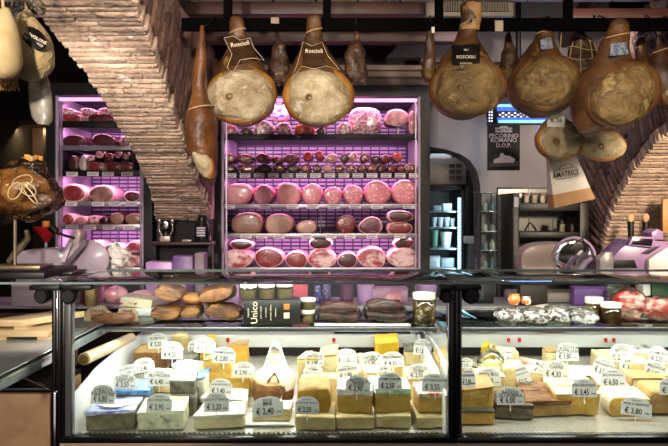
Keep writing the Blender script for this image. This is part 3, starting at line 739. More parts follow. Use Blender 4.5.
# ================================================================ price tags
def arcp(w, h, n=10):
    p = [(-w/2, 0), (w/2, 0), (w/2, h*.68), (w*.42, h*.74)]
    for k in range(1, n): 
        a = PI*k/n; p.append((w*.42*math.cos(a), h*.74+h*.26*math.sin(a)))
    return p+[(-w*.42, h*.74), (-w/2, h*.68)]
TM = {}
def price_tag(x0, x1, y0, y1, d, where, lines, price, tilt=0, cardm=None, plain=False, lean=.12):
    w, h = S(x1-x0, d), S(y1-y0, d); loc = P((x0+x1)/2, y1, d)
    wd = 'card'
    lab = 'price tag reading %s, %s' % (price, where) if price else 'small white card, '+where
    r = thing('price_tag', lab, 'price tag', loc, (-lean, -tilt, random.uniform(-.12, .12)), 'handwritten price tags among the cheeses')
    bm = B()
    prism(bm, arcp(w, h) if not plain else [(-w/2, 0), (w/2, 0), (w/2, h), (-w/2, h)], -.0007, .0007, .0003, 'xz')
    cd = obj('card', bm, cardm or TAGW, r, smooth=False)
    bm = B(); tube(bm, [(0, .0035, h*.35), (0, .0035, -.022)], .0018, 6); bx(bm, -.007, .007, .0008, .004, h*.1, h*.4, .0008); obj('pick', bm, PICK, r)
    t = cd
    if not plain: text('heading', 'ROSCIOLI', h*.11, INK, t, (0, -.0012, h*.83))
    if lines:
        n = len(lines)
        for i, l in enumerate(lines):
            text('name_line', l, min(h*.25, w*1.5/max(6, len(l))), INK, t, (0, -.0012, h*(.64 if n == 1 else .68-.17*i)))
    if price:
        s = h*.44
        text('price', '\u20ac '+price, s, INK, t, (-w*.1, -.0012, h*.25), sx=min(1, w*.66/(s*.55*(len(price)+1.6))))
        text('unit', '/etto', h*.16, INK, t, (w*.35, -.0012, h*.2), sx=.8)
T = price_tag
# left case, from left to right
T(90, 115, 385, 404, 2.14, 'dark against the blue film cheese at front left', ['STRACCI', 'PANETTONE'], '6,80')
T(113, 136, 373, 389, 2.3, 'above the blue film cheese', ['CACIO AL', 'TARTUFO'], '3,50')
T(117, 138, 365, 376, 2.42, 'tilted, left of two overlapping at the back left', ['PECORINO'], '1,10', .25)
T(134, 155, 358, 372, 2.5, 'tilted, right of two overlapping at the back left', ['CAPRA'], '2,40', .15)
T(147, 171, 370, 386, 2.31, 'over the white paper-wrapped cheese', ['BLU PECORA'], '6,40')
T(146, 172, 394, 412, 2.112, 'on the blue-veined block', ['BLU FANTASIA'], '3,95')
T(148, 168, 333, 348, 2.62, 'highest at the back left', ['ROBIOLA'], '3,20', .1)
T(161, 183, 342, 359, 2.5, 'in front of the flat dark rounds', ['CASTELMAGNO'], '4,50')
T(188, 202, 340, 352, 2.61, 'partly covered by the next tag, behind the tall yellow block', ['ASIAGO'], '2,30')
T(194, 215, 337, 353, 2.55, 'left above the tall yellow block', ['FONTINA'], '3,50', -.08)
T(212, 235, 347, 363, 2.36, 'on the tall upright yellow block', ['PARMIGIANO'], '2,80', -.06)
T(232, 254, 362, 376.5, 2.36, 'on the yellow block right of the tall one', ['CAPRA'], '2,90', -.05)
T(209, 232, 379, 395, 2.22, 'on the rear flat cream soft cheese', ['LUNA ROSSELLA'], '3,40')
T(204, 229, 393, 412, 2.13, 'dark, on the front flat cream soft cheese', ['LUCA STANCA'], '3,20')
T(262, 282, 391, 401, 2.3, 'half hidden behind the tag of the small creamy wedge', ['BRILLAT'], '3,10')
T(253, 284, 397, 416, 2.15, 'on the small creamy wedge at front centre', ['BRIE'], '2,40', .08)
T(295, 319, 397, 414, 2.12, 'on the golden half wheel', ['COSA TARTUFATA'], '2,20')
T(305, 324, 352, 366, 2.38, 'upper of two on the cream wedges behind the half wheel', ['CIRO BLEUR', 'DI BUFALA'], '3,40')
T(303, 323, 365, 378, 2.36, 'lower of two on the cream wedges behind the half wheel', ['TOMA'], '2,60')
T(336, 357, 349, 364, 2.54, 'at the back above the pink-labelled block', ['TALEGGIO'], '3,30')
T(338, 359, 364, 379, 2.38, 'tilted, just behind the dark tag of the pink-labelled block', ['CRESCENZA'], '1,90', .12)
T(362, 383, 352, 368, 2.5, 'left of two in front of the bright yellow block', ['FONTINA DI', 'CAPRA'], '2,85', .1)
T(382, 404, 352, 367, 2.48, 'right of two in front of the bright yellow block', ['PECORINO'], '4,30', .06)
T(345, 370, 376, 393, 2.132, 'dark, on the pink-labelled block', ['PICCOLO', 'FIORE'], '2,90', -.12)
T(378, 392, 365, 376, 2.3, 'small, behind the tag of the green-labelled block', ['EDAM'], '2,10', .2)
T(378, 402, 373, 390, 2.136, 'grey, on the green-labelled block', ['CREMA AGRUMI'], '2,50')
T(413, 431, 339, 355, 2.6, 'on the wide pale wedge left of the centre post', ['CACIOTTA'], '1,60', -.12)
T(408, 430, 364, 379, 2.36, 'on the pale block in front of the wide wedge', ['CACIO DI', 'ROMA'], '2,95')
T(422, 448, 374, 392, 2.142, 'grey, on the red-labelled block beside the centre post', ['LATTERIA DOLCE'], '3,55')
# right case
T(461, 476, 369, 387, 2.2, 'cut off by the centre post, right case', ['GRANA'], '5,00')
T(460, 472, 358, 368, 2.4, 'half hidden by the centre post, back of the right case', ['MALGA'], '2,70')
T(502, 512, 348, 361, 2.56, 'peeping out right of the glass dome', ['EDAMER'], '1,95')
T(477, 501, 368, 386, 2.3, 'grey, on the block under the glass dome', ['ERBA BLU'], '4,60')
T(497, 524, 387, 405, 2.18, 'dark, on the truffle-crusted wedge', ['BAGOSS', 'DI CAVERNA'], '6,00')
T(520, 534, 365, 388, 2.36, 'strongly tilted, between the truffle wedge and the 4,30 tag', ['ERBORINATO'], '3,15', .3)
T(529, 549, 361, 377, 2.44, 'leaning, left of the 4,30 tag', ['MONTASIO'], '2,75', -.55)
T(543, 569, 361, 379, 2.34, 'with large letters, on the long pale yellow block', ['CAPRE'], '4,30', -.06)
T(556, 579, 343, 361, 2.58, 'at the back of the right case above the long block', ['CACIOTTA', 'NOSTRANA'], '1,80')
T(572, 597, 379, 397, 2.2, 'dark, on the pale yellow front block', ['PIACENTINO'], '3,45')
T(590, 613, 358, 376, 2.42, 'leaning, above the 6,50 tag', ['VALCASOTTO'], '3,05', -.35)
T(601, 626, 369, 387, 2.3, 'dark, on the small white-crusted block', ['BLU DI BUFALA'], '6,50')
T(610, 634, 344, 362, 2.57, 'at the back, second tag right of the 1,80 tag', ['BITTO'], '2,15')
T(619, 643, 357, 370, 2.46, 'below the 2,15 tag', ['ROBIOLA'], '2,45', -.05)
T(633, 655, 343, 353, 2.66, 'lying low at the very back right', ['TOMINO'], '1,70', -.2)
T(648, 669, 348, 363, 2.56, 'near the right edge, back row', ['SCAMORZA'], '2,25', -.15)
T(642, 666, 361, 378, 2.43, 'near the right edge, one row forward', ['PROVOLA'], '1,85', -.3)
T(621, 651, 398, 416, 2.2, 'grey, on the yellow half wheel at right front', ['FIOR D ARANCIO'], '3,80', -.1)
T(660, 684, 378, 395, 2.22, 'dark, cut off by the right edge of the photo', ['STRAVECCHIO'], '5,20')
# ================================================================ goods on the glass shelf
SZ = 1.0735
def on(px, d): return Vector(((px-334)/F*d, d, SZ))
CRUST = mat('bread_crust', '#6a3c1e', .5, c2='#33190b', scale=13, c3='#b58048', lo=.35, hi=.6, stretch=(.8, 1, 2.2), bump=.8, bscale=40)
CRUMB = mat('bread_crumb', '#8f6034', .75, c2='#43260f', scale=13, c3='#a87c48', lo=.35, hi=.6, stretch=(.7, 1, 3), bump=.8)
STRU = mat('strudel_crust', '#7c4a26', .6, c2='#3c2010', scale=22, bump=.8, stretch=(1, 3, 3))
def loaf(label, x0, x1, y0, y1, d, dep, m, zb=None, yaw=0, bend=0, name='bread_loaf', cut=None, n=.004, flat=.35, tilt=0):
    a, b = P(x0, y1, d), P(x1, y1, d); w = b.x-a.x; h = S(y1-y0, d)
    r = thing(name, label, 'bread', ((a.x+b.x)/2, d+dep/2, a.z if zb is None else zb), (0, tilt, yaw))
    r.location.z += abs(tilt)*w*.42
    bm = B(); rings = []
    for i in range(25):
        t = i/24; x = -w/2+w*t; e = (1-abs(2*t-1)**3.2)**.5 if 0 < t < 1 else .04
        ring = []
        for k in range(22):
            q = 2*PI*k/22; c, s = math.cos(q), math.sin(q)
            c = math.copysign(abs(c)**.8, c); s = math.copysign(abs(s)**.8, s)
            ring.append(Vector((x, dep/2*c*e, h/2+(h/2*s*e)+bend*math.sin(PI*t))))
        rings.append(ring)
    loft(bm, rings); disp(bm, n, 26, len(label)); disp(bm, n*.5, 60, 3)
    zmin = min(v.co.z for v in bm.verts)
    for v in bm.verts:
        v.co.z -= zmin
    obj('crust', bm, m, r)
    if cut:
        bm = B(); pts = []
        for k in range(26):
            q = 2*PI*k/26; pts.append((w*.43*math.cos(q)+.003*math.sin(3*q), h*.52+h*.34*math.sin(q)+bend*(1-abs(math.cos(q)))*.8))
        prism(bm, pts, -dep*.5-.003, -dep*.3, .002, 'xz'); obj('cut_face', bm, cut, r)
    return r
loaf('long brown strudel loaf in front of two name cards, left end of the glass shelf', 87, 132, 314, 324, 2.38, .07, STRU, SZ, name='strudel')
loaf('dark brown bread lying under the half-round loaf', 148, 181, 306, 322, 2.44, .12, CRUST, SZ, cut=CRUMB)
loaf('half-round loaf with pale cut side, on top of the dark brown bread', 150, 180, 288, 306, 2.45, .1, CRUST, zof(306, 2.45)-.002, bend=-.008, cut=CRUMB, tilt=.28)
loaf('small dark bread between the two bigger stacks of bread', 180, 202, 307, 322, 2.46, .11, CRUST, SZ, cut=CRUMB, tilt=-.12)
loaf('tan bread slab lying on the small dark bread', 178, 203, 296, 307, 2.47, .1, mat('tan_crust', '#b57c40', .65, c2='#8c5626', scale=20, bump=.5), zof(307, 2.47), tilt=.1)
loaf('folded brown bread at the bottom beside the black gift box', 201, 241, 306, 322, 2.43, .12, CRUST, SZ, cut=CRUMB, tilt=.12)
loaf('big dark brown flat loaf lying tilted on top of the folded bread', 197, 237, 292, 310, 2.45, .12, CRUST, zof(308, 2.45), tilt=-.2, cut=mat('dark_crumb', '#8a5a34', .8, c2='#5b3518', scale=30, bump=.5))
q = P(136, 304, 2.6); r = thing('cake_slab', 'cream iced slab in a wrapper with red marks, behind the name cards', 'cake', (q.x, 2.62, SZ+.0)); 
bm = B(); box(bm, (0, .03, .015), (S(34, 2.6), .12, .03), .005); obj('tray', bm, WHITE, r)
bm = B(); box(bm, (0, .03, .051), (S(33, 2.6), .11, .04), .008, Matrix.Rotation(.12, 3, 'Y')); disp(bm, .003, 25); obj('slab', bm, mat('cream_icing', '#e6d6b8', .5, c2='#b5483a', scale=26, lo=.6, hi=.66), r)
def namecard(x0, x1, y0, y1, d, label, l):
    w, h = S(x1-x0, d), S(y1-y0, d); q = P((x0+x1)/2, y1, d)
    r = thing('name_card', label, 'card', (q.x, d, SZ+.0005 if y1 > 314 else q.z), (-.1, 0, 0))
    bm = B(); prism(bm, arcp(w, h), -.0008, .0008, .0003, 'xz'); obj('card', bm, mat('tan_card', '#97795e', .6), r, smooth=False)
    for i, t in enumerate(l): text('name_line', t, h*.3, INK, r, (0, -.0013, h*(.72-.28*i)), bold=.03)
    bm = B(); bx(bm, -.012, .012, .001, .03, 0, .004, .001); obj('foot', bm, PICK, r)
namecard(84, 111, 304, 317.5, 2.47, 'tan name card left of another behind the brown strudel', ['STRUDEL', 'DI MELE'])
namecard(117, 138, 304, 317.5, 2.47, 'tan name card right of another behind the brown strudel', ['PANE', 'DI FICHI'])
# black gift box with jars on top
JARB = mat('walnut_cream', '#8f7a52', .5, c2='#6d5a38', scale=50)
LID = mat('jar_lid', '#d9d3c6', .35, c2='#c8c1b2', scale=30)
JGL = glassmat('jar_glass', '#f2f4f0', 1.45, gain=1.3)
def jar(label, px, y0, y1, rx, d, content, lid, z=None, group=None, lidh=.22, fill=.7):
    q = P(px, y1, d); h = S(y1-y0, d); R = S(rx, d)
    r = thing('jar', label, 'jar', (q.x, d, q.z if z is None else z), (0, 0, 0), group)
    bm = B(); lathe(bm, [(0, .001), (R*.9, .001), (R*.96, .004), (R*.96, h*fill), (0, h*fill)], seg=24); obj('contents', bm, content, r)
    bm = B(); lathe(bm, [(R*.93, 0), (R, .004), (R, h*(1-lidh)*.92), (R*.9, h*(1-lidh))], seg=24); obj('glass', bm, JGL, r)
    bm = B(); hb = h*(1-lidh); lathe(bm, [(0, hb), (R*.95, hb), (R*.97, hb+.002), (R*.97, h-.002), (R*.93, h), (0, h)], seg=24); obj('lid', bm, lid, r)
    return r
bd = 2.4; xa, xb = 243, 299; r = thing('gift_box', 'black gift box with white vertical lettering on the glass shelf', 'box', (P(271, 0, bd).x, bd+.04, SZ), (0, 0, .12))
bw, bh = S(57, bd), S(24.5, bd)
bm = B(); box(bm, (0, 0, bh/2), (bw, .085, bh), .002); ct = obj('carton', bm, mat('black_card', '#17130f', .4, c2='#100d0b', scale=20), r)
GOLDT = mat('pale_print', '#d8c8a8', .5); ORG = mat('orange_print', '#d9742c', .5)
text('brand_lettering', 'Unico', .034, GOLDT, ct, (-bw*.31, -.0432, bh*.5), (PI/2, -PI/2, 0))
text('small_lettering', 'roscioli', .011, GOLDT, ct, (-bw*.42, -.0432, bh*.5), (PI/2, -PI/2, 0))
for i, s in enumerate(('patè e creme', 'tre vasetti', 'prodotto italiano', 'selezione')): text('small_lettering', s, .0085, GOLDT, ct, (-bw*.2+i*.018, -.0432, bh*.5), (PI/2, -PI/2, 0))
for (z_, m, n) in ((bh*.72, ORG, 'orange_square'), (bh*.36, GOLDT, 'pale_square')):
    bm = B(); bx(bm, bw*.2, bw*.2+.021, -.0434, -.0426, z_-.0105, z_+.0105, .0002); obj(n, bm, m, ct)
for i, x in enumerate((248.5, 266.5, 284.5)):
    jar('small jar of brown spread on the black box, %s of three' % ('left', 'middle', 'right')[i], x, 288, 303.5, 8.6, 2.44-.0*i+.012*(i-1)*1.0, JARB, LID, SZ+bh+.0005, 'jars on the black box', .25, .6)
jar('small jar of brown spread right of the black box, under another jar', 307.5, 308, 321, 8, 2.45, JARB, LID, SZ, None, .3, .6)
jar('small jar of brown spread on top of another, right of the black box', 308, 297, 308, 8, 2.45, JARB, LID, SZ+S(13, 2.45)+.001, None, .3, .6)
OLIVE = mat('olive_mix', '#5e4526', .4, c2='#c9b489', scale=55, lo=.52, hi=.58, kind='noise')
jar('large glass jar of pale and dark layers with clear lid, near the centre post', 424, 290, 321, 11.5, 2.42, OLIVE, mat('clear_lid', '#d8d2c4', .3), SZ, None, .2, .72)
jar('amber jar with white lid, left of two on the right shelf', 594, 297, 320, 9, 2.5, mat('amber_oil', '#8a5a1e', .3, c2='#5e3a12', scale=30), LID, SZ, None, .26, .7)
jar('amber jar with white lid, right of two on the right shelf', 611, 300, 321, 10, 2.42, mat('dark_amber', '#5a3512', .3, c2='#3a220c', scale=30), LID, SZ, None, .22, .75)
# bags
SAUS = mat('dark_sausage', '#4a2010', .45, c2='#1c0b06', scale=26, bump=.6)
FILM2 = glassmat('clear_film', '#fcfcfd', 1.3, rough=.06, gain=.9, crinkle=85, base=0)
def bag(label, x0, x1, y0, y1, d, dep, content, n, name='bagged_sausage', film=True, cat='sausages', lying=True, cr=None):
    q = P((x0+x1)/2, y1, d); w = S(x1-x0, d); h = S(y1-y0, d); rnd = random.Random(int(x0))
    r = thing(name, label, cat, (q.x, d, SZ), (0, 0, rnd.uniform(-.06, .06)))
    cr = cr or h*.3; bm = B()
    for i in range(n):
        row = i//2; yy = -dep*.18+dep*.36*(i % 2); zz = cr+row*cr*1.5+.004
        wd = w*(.42-.04*row); pts = []; rs = []
        for k in range(11):
            t = k/10; pts.append((-wd+2*wd*t, yy+.012*math.sin(t*5+i), zz+.004*math.sin(t*7+i*2))); rs.append(cr*(.35+.65*math.sin(PI*min(1, max(0, t*.94+.03)))**.4))
        tube(bm, pts, rs, 12)
    disp(bm, .002, 40, n); obj('contents', bm, content, r)
    if film:
        bm = B(); rings = []
        for i in range(19):
            t = i/18; e = math.sin(PI*t)**.35 if 0 < t < 1 else .15; x = -w/2+w*t
            rings.append([Vector((x, dep*.5*e*math.cos(2*PI*k/26), h*.5+h*.48*math.sin(2*PI*k/26)*(e if e > .4 else .4+e*.2))) for k in range(26)])
        loft(bm, rings, True, True); disp(bm, .006, 34, n+3); disp(bm, .004, 80, n+5)
        for v in bm.verts: v.co.z = max(v.co.z, .0012)
        obj('film', bm, FILM2, r)
    return r
bag('clear plastic bag of dark dry sausages, left of two before the centre post', 316, 361, 303, 322, 2.45, .13, SAUS, 4)
bag('clear plastic bag of dark looped sausages left of the olive jar', 362, 407, 301, 322, 2.45, .13, SAUS, 4)
TRAYW = mat('white_tray', '#dcd9d2', .4)
bm = B(); q = on(362, 2.41); box(bm, (0, 0, 0), (.35, .035, .004), .001); o = tag(obj('paper_liner', bm, TRAYW, loc=(q.x, 2.385, SZ+.0022)), 'white paper strip under the two bags of dark sausages', 'paper')
SAL = mat('speckled_sausage', '#5a4340', .45, c2='#e4dfda', scale=60, lo=.46, hi=.55)
bag('clear bag of speckled grey sausage, first from the centre post on the right shelf', 495, 524, 303, 319, 2.46, .12, SAL, 2, cr=.02)
bag('clear bag of speckled grey sausage, second from the centre post on the right shelf', 519, 549, 303, 319, 2.44, .12, SAL, 2, cr=.02)
bag('clear bag of speckled grey sausage, third from the centre post on the right shelf', 543, 572, 301, 319, 2.46, .12, SAL, 2, cr=.02)
bag('clear bag of speckled grey sausage beside the amber jars', 567, 597, 303, 320, 2.43, .11, SAL, 2, cr=.02)
bag('long pale wrapped sausage lying behind the speckled bags', 524, 590, 296, 304, 2.6, .07, mat('pale_sausage', '#cfc3b6', .45, c2='#8d7a72', scale=30), 1, cr=.02)
ORW = mat('orange_wrapper', '#d46a2a', .3, c2='#ecd9c4', scale=35, lo=.5, hi=.56, coat=.5)
def candy(label, px, py, d, s, z):
    q = P(px, py, d); r = thing('wrapped_sweet', label, 'sweet', (q.x, d, z))
    bm = B(); vs = ellipsoid(bm, (0, 0, s), (s, s, s)); disp(bm, .004, 50, px); obj('wrapper', bm, ORW, r)
    for a in (.9, 2.3):
        bm = B(); rings = [[Vector((s*.7*math.cos(a)*(1+t*1.2)+s*.1*math.cos(q_)*(1+3*t), s*.1*math.sin(q_)*(1+4*t), s+s*.8*math.sin(a)*(1+t*.9))) for q_ in [2*PI*k/10 for k in range(10)]] for t in (0, .3, .6)]
        loft(bm, rings); disp(bm, .002, 80, 2); obj('twist', bm, ORW, r)
candy('orange wrapped sweet on the first speckled bag, left of two', 514, 306, 2.47, .022, SZ+.06)
candy('orange wrapped sweet on the first speckled bag, right of two', 526, 306, 2.48, .018, SZ+.058)
RED = mat('red_sliced_meat', '#a8281c', .4, c2='#dcb7a6', scale=16, lo=.46, hi=.56, coat=.4, stretch=(1, 1, 2.2), bump=.6)
def meatpack(label, x0, x1, y0, y1, d, dep, seed):
    q = P((x0+x1)/2, y1, d); w = S(x1-x0, d); h = S(y1-y0, d)
    r = thing('meat_pack', label, 'meat', (q.x, d+dep/2, SZ+.001))
    bm = B(); ellipsoid(bm, (0, 0, h*.5), (w*.47, dep*.42, h*.44), 32, 22); disp(bm, .016, 26, seed); disp(bm, .008, 60, seed+1)
    for v in bm.verts: v.co.z = max(v.co.z, .003)
    obj('contents', bm, RED, r)
    bm = B(); ellipsoid(bm, (0, 0, h*.5), (w*.51, dep*.48, h*.54), 32, 22); disp(bm, .01, 28, seed+2); disp(bm, .004, 70, seed)
    for v in bm.verts: v.co.z = max(v.co.z, .001)
    obj('film', bm, FILM, r)
meatpack('big crumpled clear pack of red sliced meat right of the amber jars', 619, 653, 290, 321, 2.45, .13, 4)
meatpack('crumpled clear pack of red sliced meat at the right edge', 646, 686, 297, 321, 2.44, .14, 8)
q = P(626, 303, 2.58); bm = B(); ellipsoid(bm, (0, 0, .06), (.055, .03, .06), 24, 16); disp(bm, .012, 26, 5); 
for v in bm.verts: v.co.z = max(v.co.z, 0)
tag(obj('plastic_bag', bm, FILM, loc=(q.x, 2.68, SZ+.001)), 'empty crumpled clear plastic bag behind the red meat packs', 'bag')
q = P(481, 329, 2.87); r = thing('oval_plate', 'pale oval plate with yellow rim lying on the white ledge at right', 'plate', (q.x, 2.875, .9575))
bm = B(); lathe(bm, [(0, .001), (.05, .001), (.075, .008), (.078, .01), (.05, .006), (0, .005)], seg=32); bmesh.ops.scale(bm, vec=(1.1, .7, 1), verts=bm.verts); obj('plate', bm, mat('plate_glaze', '#d9cfae', .3), r)
q = P(551, 330, 2.87); bm = B(); ellipsoid(bm, (0, 0, .008), (.085, .045, .009), 24, 10); disp(bm, .002, 30, 2); tag(obj('salmon_slice', bm, mat('salmon_flesh', '#d2705a', .45, c2='#e09a86', scale=20), loc=(q.x, 2.875, .9585)), 'flat salmon-red slice on the white ledge of the right case', 'meat')
# ================================================================ goods on the rear worktop
WZ = 1.0605
LIL = mat('lilac_plastic', '#b78fc4', .35, c2='#a67db4', scale=10)
def rearbox(label, x0, x1, y0, d, dep, m, name='box', cat='box', yaw=0, bev=.006, lidm=None):
    a = P(x0, 0, d).x; b = P(x1, 0, d).x; h = zof(y0, d)-WZ
    r = thing(name, label, cat, ((a+b)/2, d+dep/2, WZ), (0, 0, yaw))
    bm = B(); box(bm, (0, 0, h/2), (b-a, dep, h), bev); obj('body', bm, m, r)
    bm = B(); box(bm, (0, 0, h+.003), (b-a+.006, dep+.006, .008), .003); obj('lid', bm, lidm or m, r)
    return r
rearbox('lilac box on the rear worktop left of the black gift box jars', 208, 239, 279, 3.0, .1, LIL)
rearbox('dark mauve tub behind the breads on the rear worktop', 168, 186, 284, 3.0, .09, mat('mauve', '#6d4a6d', .4), 'tub', 'tub')
rearbox('red-pink carton behind the stacked jars on the rear worktop', 292, 308, 283, 3.03, .08, mat('red_pink', '#c9506a', .5), 'carton')
rearbox('deep blue small tub right of the stacked jars', 314, 321, 285, 3.0, .05, mat('deep_blue', '#2b2470', .35, c2='#8f84b8', scale=60, lo=.55, hi=.6), 'tub', 'tub')
rearbox('violet small tub right of the deep blue tub', 322, 331, 284, 3.02, .05, mat('deep_violet', '#3a2a66', .35, c2='#9a86b0', scale=60, lo=.55, hi=.6), 'tub', 'tub')
rearbox('low pinkish box under the lamps, behind the sausage bags', 372, 408, 290, 3.02, .1, mat('pinkish', '#b487a6', .4, c2='#8d5d80', scale=14))
rearbox('dark box behind the speckled bags of the right case', 520, 548, 285, 2.955, .05, mat('dark_brown_box', '#2e2019', .5))
rearbox('purple tray leaning behind the amber jars', 574, 608, 288, 2.955, .05, mat('purple_tray', '#6a3f8a', .4), 'tray', 'tray', 0)
rearbox('white carton at the right of the rear worktop', 643, 651, 281, 3.0, .06, WHITE, 'carton')
rearbox('green box at the right end of the rear worktop', 652, 678, 284, 3.02, .1, mat('green_box', '#2c5138', .5))
rearbox('black crate behind the clamp of the centre post', 476, 494, 284, 3.02, .1, BLACK, 'crate')
rearbox('lilac crate at the left end of the rear worktop', 72, 104, 286, 3.05, .1, mat('rose_plastic', '#a6567f', .4, c2='#c07aa0', scale=12), 'crate')
def tub(label, px, y0, rx, d, m, lid):
    q = P(px, 0, d); h = zof(y0, d)-WZ; R = S(rx, d); r = thing('tub', label, 'tub', (q.x, d+R, WZ))
    bm = B(); lathe(bm, [(0, 0), (R*.8, 0), (R, h*.9), (0, h*.9)], seg=24); obj('body', bm, m, r)
    bm = B(); lathe(bm, [(0, h*.9), (R*1.06, h*.9), (R*1.06, h), (0, h)], seg=24); obj('lid', bm, lid, r)
tub('purple pot with lid behind the first sausage bag', 347, 277, 8, 3.0, mat('plum', '#5e2f55', .4), LIL)
tub('lilac bowl behind the second sausage bag', 366, 282, 9.5, 3.0, LIL, LIL)
tub('lilac bowl behind the olive jar', 428, 285, 11, 3.05, LIL, LIL)
# slab cuts of pink meat at the left rear
PINKM = mat('pink_meat', '#b8627a', .4, c2='#d9a0ae', scale=14, coat=.4, bump=.3)
def slab(label, x0, x1, y0, y1, d, z, dep=.1, m=PINKM, parent=None, yaw=0):
    q = P((x0+x1)/2, y1, d); w = S(x1-x0, d); h = S(y1-y0, d)
    bm = B(); ellipsoid(bm, (0, 0, h/2), (w/2, dep/2, h/2), 24, 12); disp(bm, min(.006, h*.2), 26, x0)
    for v in bm.verts: v.co.z = max(v.co.z, 0)
    return tag(obj('meat_cut', bm, m, loc=(q.x, d+dep/2, z), rot=(0, 0, yaw)), label, 'meat')
slab('pink cut of meat behind the white iced slab', 100, 124, 284, 302, 2.98, WZ)
slab('long lilac-pink cut of meat behind the half-round loaf', 124, 152, 285, 298, 2.99, WZ)
slab('flat pink cut of meat on the worktop behind the olive jar', 384, 404, 288, 301, 2.97, WZ, .04)
# ================================================================ wall fridges
PANEL = mat('fridge_panel', '#b3a3b6', .4, c2='#a596aa', scale=6)
PANELD = mat('fridge_panel_gap', '#3d3244', .5)
SHELFM = mat('shelf_metal', '#a29aa4', .35, metal=.6)
TICK = mat('ticket_card', '#dcd6da', .6)
def fridge(label, xa, xb, ytop, shelves, dF=3.7, dep=.56):
    """xa..xb clear opening in photo columns; shelves = rows of shelf surfaces"""
    X0, X1 = P(xa, 0, dF).x, P(xb, 0, dF).x; ZT = zof(ytop, dF)
    r = thing('wall_fridge', label, 'fridge', ((X0+X1)/2, dF, 0))
    fw = .05
    bm = B(); bx(bm, X0-fw, X0, dF, dF+dep, 0, ZT+.07); bx(bm, X1, X1+fw, dF, dF+dep, 0, ZT+.07); bx(bm, X0, X1, dF, dF+dep, ZT, ZT+.07); bx(bm, X0, X1, dF, dF+dep, 0, .9)
    objw('frame', bm, BLACK, r, smooth=False)
    bm = B(); bx(bm, X0, X1, dF+dep-.02, dF+dep, .9, ZT); nb0 = len(bm.faces)
    for zr in shelves:
        z = zof(zr, 3.75); n = max(6, int((X1-X0)/.058))
        for i in range(n):
            for j in range(7):
                a_ = X0+.02+(X1-X0-.04)*i/n; b_ = X0+.02+(X1-X0-.04)*(i+1)/n-.009
                bx(bm, a_, b_, dF+dep-.026, dF+dep-.0195, z+.03+j*.025, z+.0435+j*.025)
    bp = objw('back_panel', bm, PANELD, r, smooth=False, norm=False); bp.data.materials.append(PANEL)
    for p in bp.data.polygons[nb0:]: p.material_index = 1
    for s in (0, 1):
        bm = B(); x = X0+.001 if s == 0 else X1-.013
        bx(bm, x, x+.012, dF+.012, dF+dep-.03, .9, ZT-.001); objw('side_panel', bm, PANEL, r)
        bm = B(); x = X0+.022 if s == 0 else X1-.03
        bx(bm, x, x+.008, dF+.03, dF+.045, .9, ZT-.01); objw('door_strip', bm, SHELFM, r)
    bm = B(); bx(bm, X0+.02, X1-.02, dF+.01, dF+.035, ZT-.03, ZT-.012, .002); objw('lamp_housing', bm, mat('lit_tube', '#e9a6e6', .4, emit=1.2, ecol='#f2b4ee'), r)
    return r, X0, X1, ZT
MAIN = [135, 173, 204.5, 234, 268]
fr, FX0, FX1, FZT = fridge('wide pink-lit wall fridge full of cured meats at the centre', 221, 421, 96, MAIN)
LEFT = [122, 146.5, 171, 202, 225, 268]
fl, LX0, LX1, LZT = fridge('narrow pink-lit wall fridge behind the brick arch on the left', 54.5, 143.5, 95, LEFT)
def shelf(root, X0, X1, y, blackfront, hpx=4, tinted=None):
    z = zof(y, 3.75)
    bm = B(); bx(bm, X0+.03, X1-.03, 3.75, 4.2, z-.012, z-.001, .001); objw('shelf', bm, SHELFM if not blackfront else BLACK, root)
    bm = B(); bx(bm, X0+.015, X1-.015, 3.735, 3.75, z-S(hpx, 3.74), z+.004, .002); objw('ticket_rail', bm, BLACK if blackfront else SHELFM, root)
for i, y in enumerate(MAIN): shelf(fr, FX0, FX1, y, i in (0, 1), (5, 5.5, 4, 4, 4)[i])
for i, y in enumerate(LEFT): shelf(fl, LX0, LX1, y, i in (0, 2), (6, 4, 5.5, 4, 4, 4)[i])
# black insert crate and dividers
bm = B()
for (a, b, c, e) in ((0, 0, 0, 0),):
    xx0, xx1 = P(62, 0, 3.76).x, P(135, 0, 3.76).x; z0, z1 = zof(171, 3.75), zof(147, 3.75)
    bx(bm, xx0, xx0+.012, 3.752, 4.15, z0, z1-.014); bx(bm, xx1-.012, xx1, 3.752, 4.15, z0, z1-.014); bx(bm, xx0+.012, xx1-.012, 4.14, 4.15, z0, z1-.014)
tag(obj('display_crate', bm, BLACK, smooth=False), 'black three-sided crate around the salami pile in the left fridge', 'crate')
for k, x in enumerate((320.5, 227)):
    bm = B(); q = P(x, 0, 3.77).x; bx(bm, q-.003, q+.003, 3.755, 4.1, zof(233.8, 3.75), zof(210, 3.75)); 
    tag(obj('shelf_divider', bm, glassmat('acrylic', '#d8c8dc', 1.5, base=.12)), ('clear acrylic divider in the middle of the brown roast shelf', 'clear acrylic divider at the left end of the brown roast shelf')[k], 'divider')
def tickets(xs, y, w, label, grp):
    for x in xs:
        q = P(x, y, 3.732); bm = B(); ww = S(w, 3.732)/2; hh = S(4.2, 3.732)/2
        prism(bm, [(-ww, -hh), (ww, -hh), (ww, hh), (-ww, hh)], -.001, .001, 0, 'xz')
        for k in range(2): bx(bm, -ww*.8, ww*(.75-.3*k), -.0014, -.001, hh*(.25-.75*k), hh*(.5-.75*k))
        o = tag(obj('price_ticket', bm, TICK, loc=q, smooth=False), label, 'price ticket', grp)
        o.data.materials.append(INK)
        for p in o.data.polygons[6:]: p.material_index = 1
tickets([231+14.1*i for i in range(14)], 175.5, 10.5, 'small white ticket in the black rail under the salami ends of the wide fridge', 'tickets under the salami shelf')
